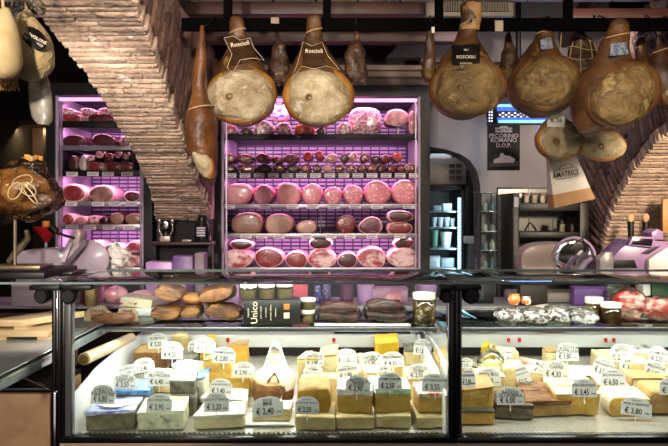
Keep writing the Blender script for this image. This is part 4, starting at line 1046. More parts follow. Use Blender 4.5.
tickets([229, 264, 293, 313, 334, 355, 377, 409], 206.5, 12, 'small white ticket in the rail under the pink mortadella of the wide fridge', 'tickets under the mortadella shelf')
tickets([246, 262, 279, 307, 331, 350, 372, 400], 236.5, 11, 'small white ticket in the rail under the brown roasts of the wide fridge', 'tickets under the roast shelf')
tickets([72, 93, 108, 127], 174, 11.5, 'small white ticket in the black rail under the salami crate of the left fridge', 'tickets under the crate')
tickets([71, 98, 115, 131], 204, 12, 'small white ticket in the rail under the cut hams of the left fridge', 'tickets under the cut hams')
tickets([72, 90, 109, 129], 227.5, 12, 'small white ticket in the rail below the coiled sausages of the left fridge', 'tickets in the low rail')
# lights inside, one tube under each shelf front
for (X0, X1, rows, pw) in ((FX0, FX1, MAIN, 2.5), (LX0, LX1, LEFT, 1.15)):
    ys = [97]+rows[:-1]
    for i, y in enumerate(ys):
        gap = (rows[i]-y)/33
        area('meat_tube', ((X0+X1)/2, 3.78, zof(y, 3.75)-.028), (X1-X0-.1, .02), 1.75*pw*(.55+.45*gap)*(1.25 if i == len(ys)-1 else 1)*(.35 if (rows is MAIN and i == 3) or (rows is LEFT and i in (2, 4)) else 1), PINK, rot=(math.radians(22), 0, 0))
        if not ((rows is MAIN and i == 3) or (rows is LEFT and i in (2, 4))): area('rear_tube', ((X0+X1)/2, 4.1, zof(y, 3.75)-.03), (X1-X0-.1, .02), pw*.34, (1, .42, .95), rot=(math.radians(38), 0, 0))
# ---------------------------------------------------------------- meats
def mm(n, a, b, s, **k):
    kw = dict(rough=.35, coat=.3, bump=.15, bscale=60); kw.update(k); return mat(n, a, c2=b, scale=s, **kw)
M_MORT = mm('mortadella', '#f6d9d6', '#e0808f', 60, kind='voronoi', lo=.2, hi=.34)
M_COOK = mm('cooked_ham', '#eaa0a4', '#cf7680', 9)
M_ROAST = mm('roast_pork', '#9a6f5c', '#7d5646', 12)
M_RFACE = mm('roast_face', '#c0998a', '#a27a6c', 10)
M_PROS = mm('prosciutto_red', '#7a1f20', '#b6605a', 14, lo=.5, hi=.68, c3='#e6c4b8')
M_DARK = mm('dark_ham', '#43141a', '#7c2d33', 16, lo=.5, hi=.7)
M_SAL = mm('salami_face', '#6d1a1e', '#c98a86', 60, lo=.54, hi=.64)
M_SALB = mm('bright_salami', '#b3271f', '#e0796a', 50, lo=.55, hi=.66)
M_PANC = mm('pancetta_face', '#e6c9c6', '#a2353f', 9, lo=.44, hi=.56, stretch=(1, 1, 1.6))
M_SKIN = mm('dark_skin', '#4a2218', '#2c130e', 20, bump=.5)
M_FAT = mm('fat_rim', '#e8c4bd', '#d8a59c', 20)
M_PSK = mm('pink_skin', '#dc858c', '#c0626c', 12)
M_WSK = mm('white_mould_skin', '#cfc0bc', '#a08a86', 24, bump=.5)
M_SPOT = mm('spotted_block', '#a85a68', '#e7ccd2', 60, lo=.48, hi=.56)
M_ORANGE = mm('orange_red_block', '#c9522c', '#9a2f1c', 12)
M_NET = mm('netted_meat', '#a4525a', '#dba8a8', 30, bump=.5)
M_PLUM = mm('plum_meat', '#5a2434', '#c98fa0', 10, lo=.5, hi=.6)
LOGM = {}
def log(label, px, py, rx, ry, d, ln, skin, face=None, rim=.93, yb=None, wob=.06, sq=1.0, name='cured_meat', cat='meat', group=None, flat=True, rot=0):
    q = P(px, py, d); R, Hh = S(rx*.965, d), S(ry, d); rnd = random.Random(int(px*7+py*13))
    ph = [rnd.uniform(0, 6.28) for _ in range(4)]
    def ring(y, s):
        out = []
        for k in range(28):
            a = 2*PI*k/28; c, sn = math.cos(a), math.sin(a)
            m_ = 1+wob*(math.sin(2*a+ph[0])*.5+math.sin(3*a+ph[1])*.5)
            c = math.copysign(abs(c)**sq, c); sn = math.copysign(abs(sn)**sq, sn)
            x, z = R*s*m_*c, Hh*s*m_*sn
            if flat: z = max(z, -Hh*.9)
            out.append(Vector((x, y, z)))
        return out
    zb = -Hh*.9 if flat else -Hh
    r = thing(name, label, cat, (q.x, d, q.z+zb+.0008), (0, 0, rot), group)
    up = Vector((0, 0, -zb))
    bm = B(); loft(bm, [[p+up for p in ring(y, s)] for y, s in ((0, rim), (.004, .98), (.012, 1), (ln*.5, 1.02), (ln*.82, .95), (ln*.95, .7), (ln, .3))]); disp(bm, .0015, 30, px)
    obj('skin', bm, skin, r, ang=60)
    if face:
        bm = B(); loft(bm, [[p+up for p in ring(y, s)] for y, s in ((.001, rim*.97), (-.0025, rim*.95), (-.0045, rim*.8), (-.006, rim*.45), (-.0065, .05))], True, True)
        disp(bm, .0012, 40, py); obj('cut_face', bm, face, r, ang=70)
    return r
D0 = 3.765
def rowlogs(base, items, place):
    items = sorted(items, key=lambda t: t[1])
    z0 = zof(base, 3.75)
    for i, it in enumerate(items):
        desc, x, y, rx, ry, ln, sk, fc = it[:8]; k = it[8] if len(it) > 8 else {}
        d = k.pop('d', D0)
        o = log('%s, %s from left, %s' % (desc, ORD[i], place), x, y, rx, ry, d, ln, sk, fc, **k)
        if y+ry > base-3: o.location.z = z0+.0008
W = '%s shelf, wide fridge'
SL = 'dark salami end'; 
rowlogs(173, [(SL, 229, 158, 7, 5, .2, M_SKIN, M_SAL), (SL, 245, 158.5, 9, 5, .2, M_SKIN, M_SAL), (SL, 262.5, 158, 8, 5, .2, M_SKIN, M_SAL), ('small salami end', 277, 160, 6, 4, .2, M_SKIN, M_SAL),
    (SL, 291, 158.5, 8, 5, .2, M_SKIN, M_SAL), ('bright red salami end', 308, 156.5, 5.6, 5, .2, M_SKIN, M_SALB), ('bright red salami end', 319.5, 155.5, 4.6, 5, .2, M_SKIN, M_SALB), ('pink-wrapped salami', 332, 158, 6.5, 4.5, .2, M_FAT, M_NET),
    ('small dark salami end', 344.5, 158, 4.2, 5, .2, M_SKIN, M_DARK), ('pink-wrapped salami', 353.5, 157, 4.8, 4.8, .2, M_FAT, M_NET), (SL, 365, 158, 5.3, 5, .2, M_SKIN, M_SAL), (SL, 376, 159.5, 4.8, 4.5, .2, M_SKIN, M_DARK), (SL, 386, 159, 4.8, 4.8, .2, M_SKIN, M_SAL), ('bright red salami end', 397.5, 157.5, 5.6, 5, .2, M_SKIN, M_SALB)],
    'upper salami layer, wide fridge')
rowlogs(173, [(SL, 229, 168, 7, 4.8, .2, M_SKIN, M_DARK), (SL, 247, 168, 9, 4.8, .2, M_SKIN, M_SAL), (SL, 264, 168, 7.5, 4.8, .2, M_SKIN, M_DARK), ('salami end', 279, 168, 6.5, 4.8, .2, M_SKIN, M_SAL), (SL, 293, 168, 7, 4.8, .2, M_SKIN, M_DARK),
    (SL, 306, 168, 5.5, 4.8, .2, M_SKIN, M_SAL), ('wrapped salami end', 317, 168, 5, 4.8, .2, M_FAT, M_DARK), ('white-wrapped salami', 328, 168, 5.2, 4.8, .2, M_WSK, M_NET), ('salami end', 339.5, 168, 5.5, 4.8, .2, M_WSK, M_SAL), ('pale-rimmed salami end', 351, 168, 5.2, 4.8, .2, M_FAT, M_SAL),
    (SL, 362, 168, 5, 4.8, .2, M_SKIN, M_SAL), (SL, 372, 168, 4.8, 4.8, .2, M_SKIN, M_SAL), (SL, 382, 168, 4.8, 4.8, .2, M_SKIN, M_DARK), (SL, 392, 168, 4.8, 4.8, .2, M_SKIN, M_SAL), (SL, 401, 168, 4.2, 4.8, .2, M_SKIN, M_SAL), ('pink-ringed salami end', 411.5, 167.5, 6.5, 5.2, .2, M_FAT, M_SAL)],
    'lower salami layer, wide fridge')
PLW = W % 'pink mortadella'
rowlogs(204.5, [('pale pink oval cooked ham', 237, 193, 16, 11.3, .3, M_PSK, M_COOK, dict(sq=.85)), ('pink mortadella', 263.5, 193.5, 10.8, 10.8, .35, M_PSK, M_MORT), ('boxy pink cooked ham', 288.5, 193, 12.8, 11.3, .3, M_PSK, M_COOK, dict(sq=.7)), ('round pink mortadella', 312, 193, 11.3, 11.2, .35, M_PSK, M_MORT),
    ('smaller pink mortadella', 333, 194.5, 9.8, 9.6, .3, M_PSK, M_MORT), ('spotted pink mortadella', 353, 193.3, 10.6, 10.6, .35, M_PSK, M_MORT), ('large round pink mortadella', 377.5, 191, 13.8, 12.8, .4, M_PSK, M_MORT), ('largest round pink mortadella', 405, 191, 13.8, 13, .4, M_PSK, M_MORT, dict(wob=.02))], PLW)
RW = W % 'brown roast'
rowlogs(234, [('brown whole roast', 247, 222.5, 16.5, 11, .28, M_ROAST, M_ROAST, dict(sq=.8)), ('brown roast with pale cut face', 279, 223, 14.5, 10.5, .28, M_ROAST, M_RFACE, dict(sq=.85)), ('smaller roast with pale oval face', 306.5, 226.5, 11.5, 7, .25, M_ROAST, M_RFACE),
    ('dark speckled round salami', 346, 223.5, 10.5, 10, .28, M_SKIN, M_SAL), ('plum coloured ham piece with pale fat', 371, 225, 13, 8.5, .25, M_FAT, M_PLUM, dict(wob=.14)), ('lower red cured slab', 400, 227.5, 13.5, 6, .25, M_FAT, M_PROS, dict(sq=.8)), ('upper red cured slab', 400.5, 216.5, 13.5, 5.6, .25, M_FAT, M_DARK, dict(sq=.8))], RW)
BW = W % 'bottom'
rowlogs(268, [('pale marbled pancetta half', 237, 259, 16.5, 9.5, .3, M_FAT, M_PANC), ('cut ham with dark red face', 268.5, 257.5, 15, 10.5, .3, M_FAT, M_PROS), ('smaller dark red cut ham', 296.5, 260, 12, 8.5, .3, M_FAT, M_PROS), ('marbled pancetta half', 322, 258, 15.5, 10, .3, M_FAT, M_PANC),
    ('small dark cut ham', 347.5, 260.5, 10.5, 8, .3, M_FAT, M_DARK), ('swirled pancetta half', 372, 258, 15.5, 10.5, .3, M_FAT, M_PANC, dict(wob=.1)), ('wide marbled pancetta half', 404, 258, 17, 10.5, .3, M_FAT, M_PANC)], BW)
rowlogs(300, [('flat dark red half ham', 241, 245, 12, 5, .22, M_FAT, M_DARK, dict(d=3.775)), ('dark red half ham', 320.5, 243.2, 12, 6.4, .22, M_FAT, M_DARK, dict(d=3.775)), ('dark red half ham', 404, 243.8, 11, 6, .22, M_FAT, M_DARK, dict(d=3.775))], 'upper layer, bottom shelf, wide fridge')
TW = W % 'top'
rowlogs(135, [('clear pack with pale lilac meat', 228, 128, 8.5, 6.5, .2, M_WSK, M_PANC), ('dark small piece', 246, 130, 5, 4.5, .2, M_SKIN, M_DARK), ('mottled pink-brown piece', 263, 126.5, 10.5, 8, .2, M_FAT, M_SPOT, dict(wob=.12)), ('mottled pink piece', 283.5, 127.5, 8.5, 7, .2, M_FAT, M_SPOT), ('orange-red block', 304, 128.5, 10.5, 6, .2, M_ORANGE, M_ORANGE, dict(sq=.7)), ('small dark piece', 321, 130, 4.5, 4.5, .2, M_FAT, M_DARK),
    ('round netted roll', 344.5, 128, 8, 7, .2, M_FAT, M_SPOT), ('tall spotted block', 365, 120, 16.5, 15.5, .22, M_SPOT, M_SPOT, dict(sq=.75, d=3.79)), ('netted roll standing on end', 413, 122, 4.5, 13, .1, M_NET, M_NET, dict(sq=.8))], TW)
log('blue and white mesh-wrapped piece between the two labelled hams, wide fridge', 279, 111, 10, 9, 3.83, .15, M_FAT, mm('blue_mesh', '#4b3a86', '#d4c6e4', 60, lo=.46, hi=.54)).location.z = zof(119.5, 3.82)
r = thing('meat_stand', 'small clear stand under the netted pink coppa, wide fridge', 'stand', P(398, 134.5, 3.8)); r.location.z = zof(135, 3.75)
bm = B(); lathe(bm, [(.03, 0), (.03, .003), (.006, .006), (.006, .05), (.03, .055), (.03, .058), (0, .058)], seg=20); obj('stand', bm, mat('clear_stand', '#cfc4d4', .2), r)
log('netted pink coppa on a small stand, top shelf right, wide fridge', 397, 113, 14, 8.5, 3.78, .16, M_NET, M_NET, wob=.12).location.z = zof(135, 3.75)+.059
# narrow fridge
P1 = '%s shelf, left fridge'
rowlogs(122, [('red and pink meat pack', 68, 118, 14, 4.5, .2, M_FAT, M_PROS, dict(sq=.7)), ('dark red meat pack', 101, 118, 15, 4.5, .2, M_FAT, M_DARK, dict(sq=.7)), ('dark red meat pack', 131, 118, 12, 4.5, .2, M_FAT, M_PROS, dict(sq=.7))], P1 % 'top')
rowlogs(300, [('fluffy pale pink pack on top', 66, 111.5, 11, 3.6, .16, M_NET, M_SPOT, dict(wob=.18)), ('fluffy pale pink pack on top', 88, 111.5, 9, 3.4, .16, M_NET, M_SPOT, dict(wob=.18)), ('fluffy pale pink pack on top', 108, 111.5, 10, 3.6, .16, M_NET, M_SPOT, dict(wob=.18))], 'top shelf, left fridge')
rowlogs(146.5, [('dark cured ham', 74, 139.5, 11.5, 6.5, .25, M_SKIN, M_DARK), ('dark cured ham', 103, 139.5, 13, 7, .25, M_SKIN, M_DARK), ('pink speckled round', 124.5, 141, 5.5, 5.5, .2, M_FAT, M_SPOT), ('dark cured ham', 137, 141, 5.5, 5.5, .2, M_SKIN, M_DARK)], P1 % 'second')
rowlogs(171, [('brown dried piece', 73.5, 162, 6, 8, .2, M_SKIN, M_SKIN), ('pale dried piece', 83, 161, 4.5, 8, .2, M_WSK, M_WSK, dict(wob=.2)), ('pink sliced stack', 96, 166, 8.5, 4.6, .2, M_FAT, M_PROS, dict(sq=.7)), ('pink sliced stack', 113, 166, 8, 4.6, .2, M_FAT, M_PROS, dict(sq=.7)), ('pink sliced stack', 127.5, 166, 6, 4.6, .2, M_FAT, M_PROS, dict(sq=.7))], 'black crate, left fridge')
rowlogs(300, [('pink salami end', 91, 158.5, 5, 3.2, .18, M_SKIN, M_SPOT), ('pink salami end', 100, 154.5, 5, 4.2, .18, M_SKIN, M_SPOT), ('brown salami end', 109.5, 157.5, 5, 4, .18, M_SKIN, M_SAL), ('pink salami end', 118, 155, 4.2, 4, .18, M_SKIN, M_SPOT), ('pink salami end', 126, 156, 4.5, 4.2, .18, M_SKIN, M_SPOT)], 'upper layer, black crate, left fridge')
rowlogs(202, [('half ham with red face, pale rim', 73, 193, 13.5, 9.5, .3, M_FAT, M_PROS, dict(rim=.86)), ('half ham with brown cut face', 101.5, 193.5, 13, 9, .3, M_FAT, mm('brown_ham', '#6d3a2c', '#b5867a', 12)), ('small half ham with dark face', 132, 196.5, 9, 6, .25, M_FAT, M_DARK, dict(rim=.84))], P1 % 'cut ham')
rowlogs(225, [('small red piece', 68, 218, 6, 6, .2, M_FAT, M_PROS), ('pale coiled sausage', 81, 219.5, 6, 4.5, .2, M_FAT, M_NET), ('pink coiled sausage', 93.5, 219, 6, 5, .2, M_NET, M_SPOT), ('dark small piece', 104, 220, 5, 4.5, .2, M_SKIN, M_DARK), ('dark brown piece', 117, 217.5, 8, 6.5, .2, M_SKIN, M_ROAST), ('brown smooth piece', 133, 218, 8.5, 6, .2, M_ROAST, M_ROAST)], P1 % 'low')
rowlogs(268, [('dark red slab', 82, 259, 12, 8, .3, M_FAT, M_PROS, dict(sq=.8)), ('pink layered slab', 107, 261, 11.5, 7, .3, M_FAT, M_PANC), ('pink layered slab', 130, 261, 12, 7, .3, M_FAT, M_PANC)], P1 % 'bottom')
rowlogs(300, [('red slab', 92, 246, 9, 5, .25, M_FAT, M_PROS), ('pink wavy slab', 113, 249, 11, 5, .25, M_FAT, M_PANC, dict(wob=.15)), ('pink wavy slab', 133.5, 247.5, 9.5, 6, .25, M_FAT, M_PANC, dict(wob=.15))], 'upper layer, bottom shelf, left fridge')
# ================================================================ hanging hams
HB = mat('black_rail', '#040404', .9, spec=.05)
RD = 2.7
r = thing('hanging_rail', 'long black steel rail on ceiling rods carrying the hams', 'rail', (.5, RD, 2.24))
bm = B(); bx(bm, P(182, 0, RD).x, 1.75, RD-.012, RD+.012, zof(31, RD), zof(18.5, RD), .002); objw('rail', bm, HB, r)
for x in (228, 327, 439, 568):
    q = P(x, 0, RD).x; bm = B(); bx(bm, q-.017, q+.017, RD-.012, RD+.012, zof(18.5, RD), 2.456); objw('ceiling_rod', bm, HB, r)
SKINH = mat('ham_skin', '#6a4520', .42, c2='#3a230f', scale=9, c3='#99713a', lo=.32, hi=.6, bump=.7, bscale=22, coat=.3, detail=8)
SKIND = mat('ham_skin_dark', '#4f3019', .55, c2='#2a180e', scale=22, c3='#86592e', lo=.32, hi=.58, bump=1.6, bscale=34, coat=.1, detail=9)
LARD = mat('lard_face', '#b39a68', .55, c2='#7b6238', scale=11, c3='#cdbb90', lo=.3, hi=.58, bump=2.4, bscale=26, detail=9)
LARDW = mat('lard_face_pale', '#c9bb9c', .55, c2='#857350', scale=10, c3='#ddd4c0', lo=.3, hi=.58, bump=2.6, bscale=24, detail=9)
AMBER = mat('amber_fat', '#a8742c', .4, c2='#7d4c1a', scale=14, c3='#c99a4a', bump=.4, coat=.3)
LARDG = mat('lard_face_dark', '#927848', .55, c2='#5e4826', scale=10, c3='#b39c6c', lo=.3, hi=.58, bump=2.6, bscale=24, detail=9)
BONE = mat('bone', '#7a5a34', .6, c2='#4a3018', scale=40)
ROPE = mat('rope', '#a88f68', .8)
HOOK = mat('dark_hook', '#1a1716', .4, metal=.6)
def cat_rings(prof, n):
    a = np.array(prof, float); ys = np.linspace(0, len(prof)-1, n); out = []
    for t in ys:
        i = min(int(t), len(prof)-2); f = t-i
        p0, p1, p2, p3 = a[max(i-1, 0)], a[i], a[i+1], a[min(i+2, len(prof)-1)]
        out.append(.5*((2*p1)+(-p0+p2)*f+(2*p0-5*p1+4*p2-p3)*f*f+(-p0+3*p1-3*p2+p3)*f**3))
    return out
def ham(label, prof, d, skin, face=None, facem=LARD, thick=.62, hook=None, name='hanging_ham', cat='ham', seed=1, amp=.004, rope=True, hole=True, faceth=.05, tilt=0, ri=6):
    """prof: rows (y, centre x, half width) from top to bottom; face: (cx, cy, rx, ry, angle)"""
    base = P(prof[-1][1], prof[-1][0], d); r = thing(name, label, cat, base)
    rings = []
    def dep(hw): return min(S(hw, d)*thick, .1)
    pr = cat_rings(prof, 26)
    for (y, xc, hw) in pr:
        c = P(xc, y, d); hw = max(hw, .4)
        rings.append([c+Vector((S(hw, d)*math.cos(a), dep(hw)*math.sin(a), 0)) for a in [2*PI*k/24 for k in range(24)]])
    bm = B(); loft(bm, rings); disp(bm, amp*1.3, 14, seed); disp(bm, amp*.5, 45, seed+2); objw('skin', bm, skin, r, ang=70)
    if face:
        cx, cy, rx, ry, ang = face; c = P(cx, cy, d); R, H_ = S(rx, d), S(ry, d); dd = dep(rx)*.78
        bm = B(); rings = []
        for (s, yy) in ((1, .04), (1.0, .0), (.985, -.012), (.94, -.022), (.84, -.032), (.68, -.041), (.48, -.047), (.25, -.05), (.02, -.05)):
            ring = []
            for k in range(36):
                a = 2*PI*k/36; m_ = 1+.05*math.sin(2*a+seed)+.03*math.sin(3*a+seed*2)
                x, z = R*s*m_*math.cos(a), H_*s*m_*math.sin(a); ca, sa = math.cos(ang), math.sin(ang)
                x, z = x*ca-z*sa, x*sa+z*ca
                ring.append(c+Vector((x, -dd+yy*faceth/.05+z*.18*1.0, z)))
            rings.append(ring)
        loft(bm, rings); disp(bm, .0065, 15, seed+5); disp(bm, .003, 45, seed); f = objw('cut_face', bm, facem, r, ang=75)
        bm = B(); rings = []
        for (sx_, yy) in ((.98, .05), (1.09, .03), (1.1, .008), (1.05, -.008), (.95, -.012)):
            rings.append([c+Vector((R*sx_*math.cos(a)*math.cos(ang)-H_*sx_*math.sin(a)*math.sin(ang), -dd+yy+.18*H_*math.sin(a), H_*.04+R*sx_*math.cos(a)*math.sin(ang)+H_*sx_*math.sin(a)*math.cos(ang))) for a in [2*PI*k/36 for k in range(36)]])
        loft(bm, rings); disp(bm, .005, 18, seed+9); objw('fat_rim', bm, AMBER if facem is LARDW else mat('brown_fat', '#6f4a22', .45, c2='#4f3015', scale=14, c3='#8f6a38', bump=.5), r, ang=75)
        if hole:
            q = c+Vector((-R*.28, -dd-.046*faceth/.05-H_*.1*.18, -H_*.12)); bm = B()
            lathe(bm, [(.004, -.004), (.011, -.007), (.015, -.003), (.016, .006), (0, .01)], q, 16, 'y'); objw('bone', bm, BONE, f if False else r)
    top = prof[0]
    if hook is not None:
        p = P(top[1], top[0], d); bm = B()
        tube(bm, [p+Vector((0, 0, -.01)), Vector((p.x, (d+RD-.02)/2, (p.z+zof(22, RD))/2)), Vector((p.x, RD-.018, zof(17.5, RD))), Vector((p.x, RD+.0, zof(17.5, RD)+.008)), Vector((p.x, RD+.018, zof(20, RD)))], .0028, 8)
        objw('hook', bm, HOOK, r)
    if face is None and thick <= .8: 
        pass
    if rope:
        i = ri; y, xc, hw = pr[i]; c = P(xc, y, d); bm = B()
        tube(bm, [c+Vector((S(hw, d)*1.04*math.cos(a), dep(hw)*1.06*math.sin(a), .01*math.cos(a))) for a in [2*PI*k/18 for k in range(18)]]+[c+Vector((S(hw, d)*1.04, 0, .01))], .003, 6)
        objw('rope', bm, ROPE, r)
    return r, pr, dep
def front(pr, dep, px, py, d):
    ys = [p[0] for p in pr]; i = min(range(len(ys)), key=lambda k: abs(ys[k]-py)); y, xc, hw = pr[i]
    t = max(-1, min(1, (px-xc)/max(hw, 1))); return d-dep(hw)*math.sqrt(max(.12, 1-t*t))
def label_patch(h, quad, d, m, name='paper_label', off=.006, n=8):
    r, pr, dep = h; bm = B(); g = []
    for j in range(n+1):
        row = []
        for i in range(n+1):
            u, v = i/n, j/n
            x = (quad[0][0]*(1-u)+quad[1][0]*u)*(1-v)+(quad[3][0]*(1-u)+quad[2][0]*u)*v
            y = (quad[0][1]*(1-u)+quad[1][1]*u)*(1-v)+(quad[3][1]*(1-u)+quad[2][1]*u)*v
            yd = front(pr, dep, x, y, d)-off
            row.append(bm.verts.new(P(x, y, yd)))
        g.append(row)
    fs = [bm.faces.new((g[j][i], g[j+1][i], g[j+1][i+1], g[j][i+1])) for j in range(n) for i in range(n)]
    bmesh.ops.solidify(bm, geom=fs, thickness=.0018)
    return objw(name, bm, m, r)
def ptext(h, s, px, py, d, size, m, off=.012, rot=0, name='lettering', par=None):
    r, pr, dep = h; yd = front(pr, dep, px, py, d)-off; q = P(px, py, yd)-Vector(r.location)
    return text(name, s, size, m, par or r, q, (PI/2, -rot, 0))
def outline(h, pts, d, m, off=.01, rad=.0009, name='label_outline'):
    r, pr, dep = h; q = [P(x, y, front(pr, dep, x, y, d)-off) for x, y in pts]; bm = B(); tube(bm, q, rad, 6); return objw(name, bm, m, r)
BRL = mat('brown_label', '#553618', .5, c2='#452b12', scale=20); PRT = mat('pale_print', '#b9a27a', .5)
d = 2.64
h1 = ham('big pale-faced ham with brown printed label, left of the first narrow dark cut', [(16, 236, 3), (19, 236.5, 6), (26, 237, 7), (34, 238, 8), (42, 239, 9.5), (52, 240, 15), (64, 240.5, 22), (80, 241.5, 30), (98, 242, 33), (112, 242, 30), (121, 242, 20), (126, 242, 8)], d, SKINH, (243, 98, 32, 27, .1), LARDW, hook=1, seed=2)
lb = label_patch(h1, [(226, 38), (251, 37), (256, 60), (230, 66)], d, BRL, off=.012)
outline(h1, [(224, 38), (233, 36), (240, 40), (250, 38), (254, 48), (264, 60), (252, 58), (240, 60), (233, 73), (227, 68), (232, 54), (228, 46), (224, 38)], d, PRT, .016)
ptext(h1, 'Roscioli', 240, 44, d, .024, PRT, .02, .15, par=lb)
h2 = ham('big pale-faced ham with brown printed label, right of the first narrow dark cut', [(15, 314, 4), (18, 314, 7), (26, 314, 7.5), (34, 314, 8), (44, 314, 11), (54, 315, 17), (66, 316, 24), (80, 316.5, 31), (98, 317, 33), (112, 317, 30), (121, 317, 20), (127, 317, 8)], d, SKINH, (319, 99, 32, 27, -.05), LARDW, hook=1, seed=4)
lb = label_patch(h2, [(304, 42), (322, 42), (325, 67), (302, 67)], d, BRL, off=.012)
outline(h2, [(303, 42), (312, 46), (322, 42), (328, 56), (340, 70), (326, 66), (314, 69), (302, 66), (292, 78), (298, 62), (303, 42)], d, PRT, .016)
ptext(h2, 'Roscioli', 314, 51, d, .022, PRT, .02, par=lb)
ham('slim ham seen edge-on beside the left brick arch, lit amber', [(26, 202, 1.2), (34, 202, 2.5), (44, 201.5, 4.5), (60, 200.5, 6), (80, 199.5, 7), (96, 200, 8), (106, 201, 11.5), (120, 201, 15), (136, 201, 15.5), (150, 203, 14.5), (164, 206, 11), (175, 210, 7), (182, 212, 3)], 2.42, mat('amber_skin', '#6e431f', .4, c2='#43250f', scale=9, c3='#a67a40', bump=.7, bscale=30), (204, 158, 8.5, 21, .38), LARDW, ri=13, hook=1, seed=6, thick=1.2, hole=False, faceth=.03)
ham('narrow dark dried cut hanging between the two pale-faced labelled hams', [(30, 278, 1.5), (38, 278.5, 3), (55, 279, 7), (72, 280, 10.5), (83, 280.5, 11), (87, 281, 8)], 2.78, SKIND, None, hook=1, seed=7, thick=.7, amp=.012, rope=False, name='dried_pork_cut', cat='cured meat')
ham('narrow dark dried cut hanging right of both pale-faced labelled hams', [(28, 356, 1.5), (36, 356, 4), (52, 356, 9), (68, 356, 12), (78, 356.5, 12.5), (83, 358, 8)], 2.7, SKIND, None, hook=1, seed=8, thick=.6, amp=.012, rope=False, name='dried_pork_cut', cat='cured meat')
ham('slim light brown dried cut hanging left of the black-labelled ham', [(24, 430, 1.5), (32, 430, 3.5), (48, 430, 5.5), (65, 429, 6.5), (76, 428.5, 7), (82, 429, 4)], 2.7, SKINH, (429, 75, 5, 6, 0), LARDG, hook=1, seed=9, thick=.8, amp=.005, rope=False, hole=False, faceth=.02, name='dried_pork_cut', cat='cured meat')
h6 = ham('biggest ham with olive-tan face, pale trotter and black label, centre right', [(2, 472, 6), (6, 471.5, 10), (16, 471, 10), (26, 470, 10), (34, 468, 10.5), (44, 467, 14), (56, 466, 22), (70, 466, 30), (88, 466, 36), (103, 465, 33), (113, 463, 22), (119, 462, 8)], 2.6, SKINH, (465, 90, 35, 28, .15), LARDG, hook=None, seed=11)
bm = B(); rr = h6[0]; pr6 = h6[1]
rings = []
for (y, xc, hw) in pr6[1:9]:
    c = P(xc, y, 2.6); rings.append([c+Vector((S(hw, 2.6)*1.03*math.cos(a), h6[2](hw)*1.05*math.sin(a), 0)) for a in [2*PI*k/20 for k in range(20)]])
loft(bm, rings); disp(bm, .003, 30, 3); objw('trotter', bm, mat('trotter_skin', '#b0895a', .5, c2='#8a6338', scale=20, bump=.5), rr)
bm = B(); tube(bm, [P(471, 22, 2.55), P(471, 16, 2.62), P(471, 17, RD)], .003, 8); objw('hook', bm, HOOK, rr)
lb = label_patch(h6, [(452, 45), (480, 44), (480, 73), (452, 74)], 2.6, mat('black_label', '#14110f', .5), off=.028)
ptext(h6, 'ROSCIOLI', 466, 57, 2.6, .017, PRT, .034, par=lb); ptext(h6, 'prosciutto', 466, 63, 2.6, .011, PRT, .034, par=lb); ptext(h6, '1824', 466, 50, 2.6, .01, PRT, .034, par=lb)
ham('dark triangular dried cut with pale lower face, right of the biggest ham', [(32, 508, 1.5), (42, 508.5, 4), (56, 510, 9), (70, 511, 12), (80, 511, 11.5), (86, 510, 7)], 2.86, SKIND, (509, 76, 10, 8, .2), LARDG, hook=1, seed=13, thick=.7, amp=.006, rope=False, hole=False, faceth=.025, name='dried_pork_cut', cat='cured meat')
h8 = ham('big dark-faced ham with blue-white tag, right of the dark triangular cut', [(17, 546, 4), (20, 546, 7.5), (30, 545, 8.5), (40, 544, 11), (52, 542, 17), (66, 541, 26), (82, 541, 33), (98, 541, 33), (109, 541, 25), (118, 540, 9)], 2.72, SKINH, (543, 86, 31, 26, .35), LARDG, hook=1, seed=15)
label_patch(h8, [(540, 40), (551, 37), (553, 48), (541, 50)], 2.72, mat('blue_white_tag', '#b4bccb', .5, c2='#6d83ab', scale=60, lo=.5, hi=.56), off=.02, name='tag')
ham('dark net-wrapped salami between the two dark-faced hams', [(26, 581, 1.5), (33, 581, 6), (45, 581, 11), (60, 582, 14.5), (72, 583, 14), (82, 583, 9), (88, 583, 3)], 2.84, SKIND, None, hook=1, seed=17, thick=.8, amp=.009, rope=False, name='netted_salami', cat='salami')
rr = [o for o in COL.objects if o.name.startswith('netted_salami')][0]; bm = B()
for k in range(5):
    y = 40+k*10; hw = (9.5, 13, 14.8, 14.2, 10)[k]; c = P(582, y, 2.84)
    tube(bm, [c+Vector((S(hw, 2.84)*1.04*math.cos(a), S(hw, 2.84)*.85*math.sin(a), .012*math.sin(2*a+k))) for a in [2*PI*j/20 for j in range(21)]], .0025, 6)
for k in range(4):
    a = PI+PI*(k+.5)/4
    tube(bm, [P(581, 30, 2.84)]+[P(582, 40+i*10, 2.84)+Vector((S(hw, 2.84)*1.04*math.cos(a), S(hw, 2.84)*.85*math.sin(a), 0)) for i, hw in enumerate((9.5, 13, 14.8, 14.2, 10))]+[P(583, 87, 2.84)], .0025, 6)
objw('netting', bm, ROPE, rr)
h10 = ham('largest tilted ham with rugged tan face and blue-white tag at the right', [(19, 620, 4), (23, 620, 8), (32, 618, 11), (44, 615, 14), (58, 613, 20), (74, 612, 29), (90, 611, 37), (106, 609, 38), (120, 601, 28), (129, 592, 16), (133, 586, 7)], 2.5, SKINH, (616, 98, 36, 27, .55), LARDG, hook=1, seed=19, amp=.006)
label_patch(h10, [(611, 44), (626, 42), (629, 54), (610, 56)], 2.5, mat('blue_white_tag', '#b4bccb'), off=.02, name='tag')
ham('small ham knuckle with white tag behind the largest ham', [(38, 641, 2), (42, 641, 4.5), (52, 641, 6), (64, 644, 10), (78, 648, 14), (92, 650, 12), (98, 650, 6)], 2.9, SKINH, None, hook=1, seed=21, thick=.8)
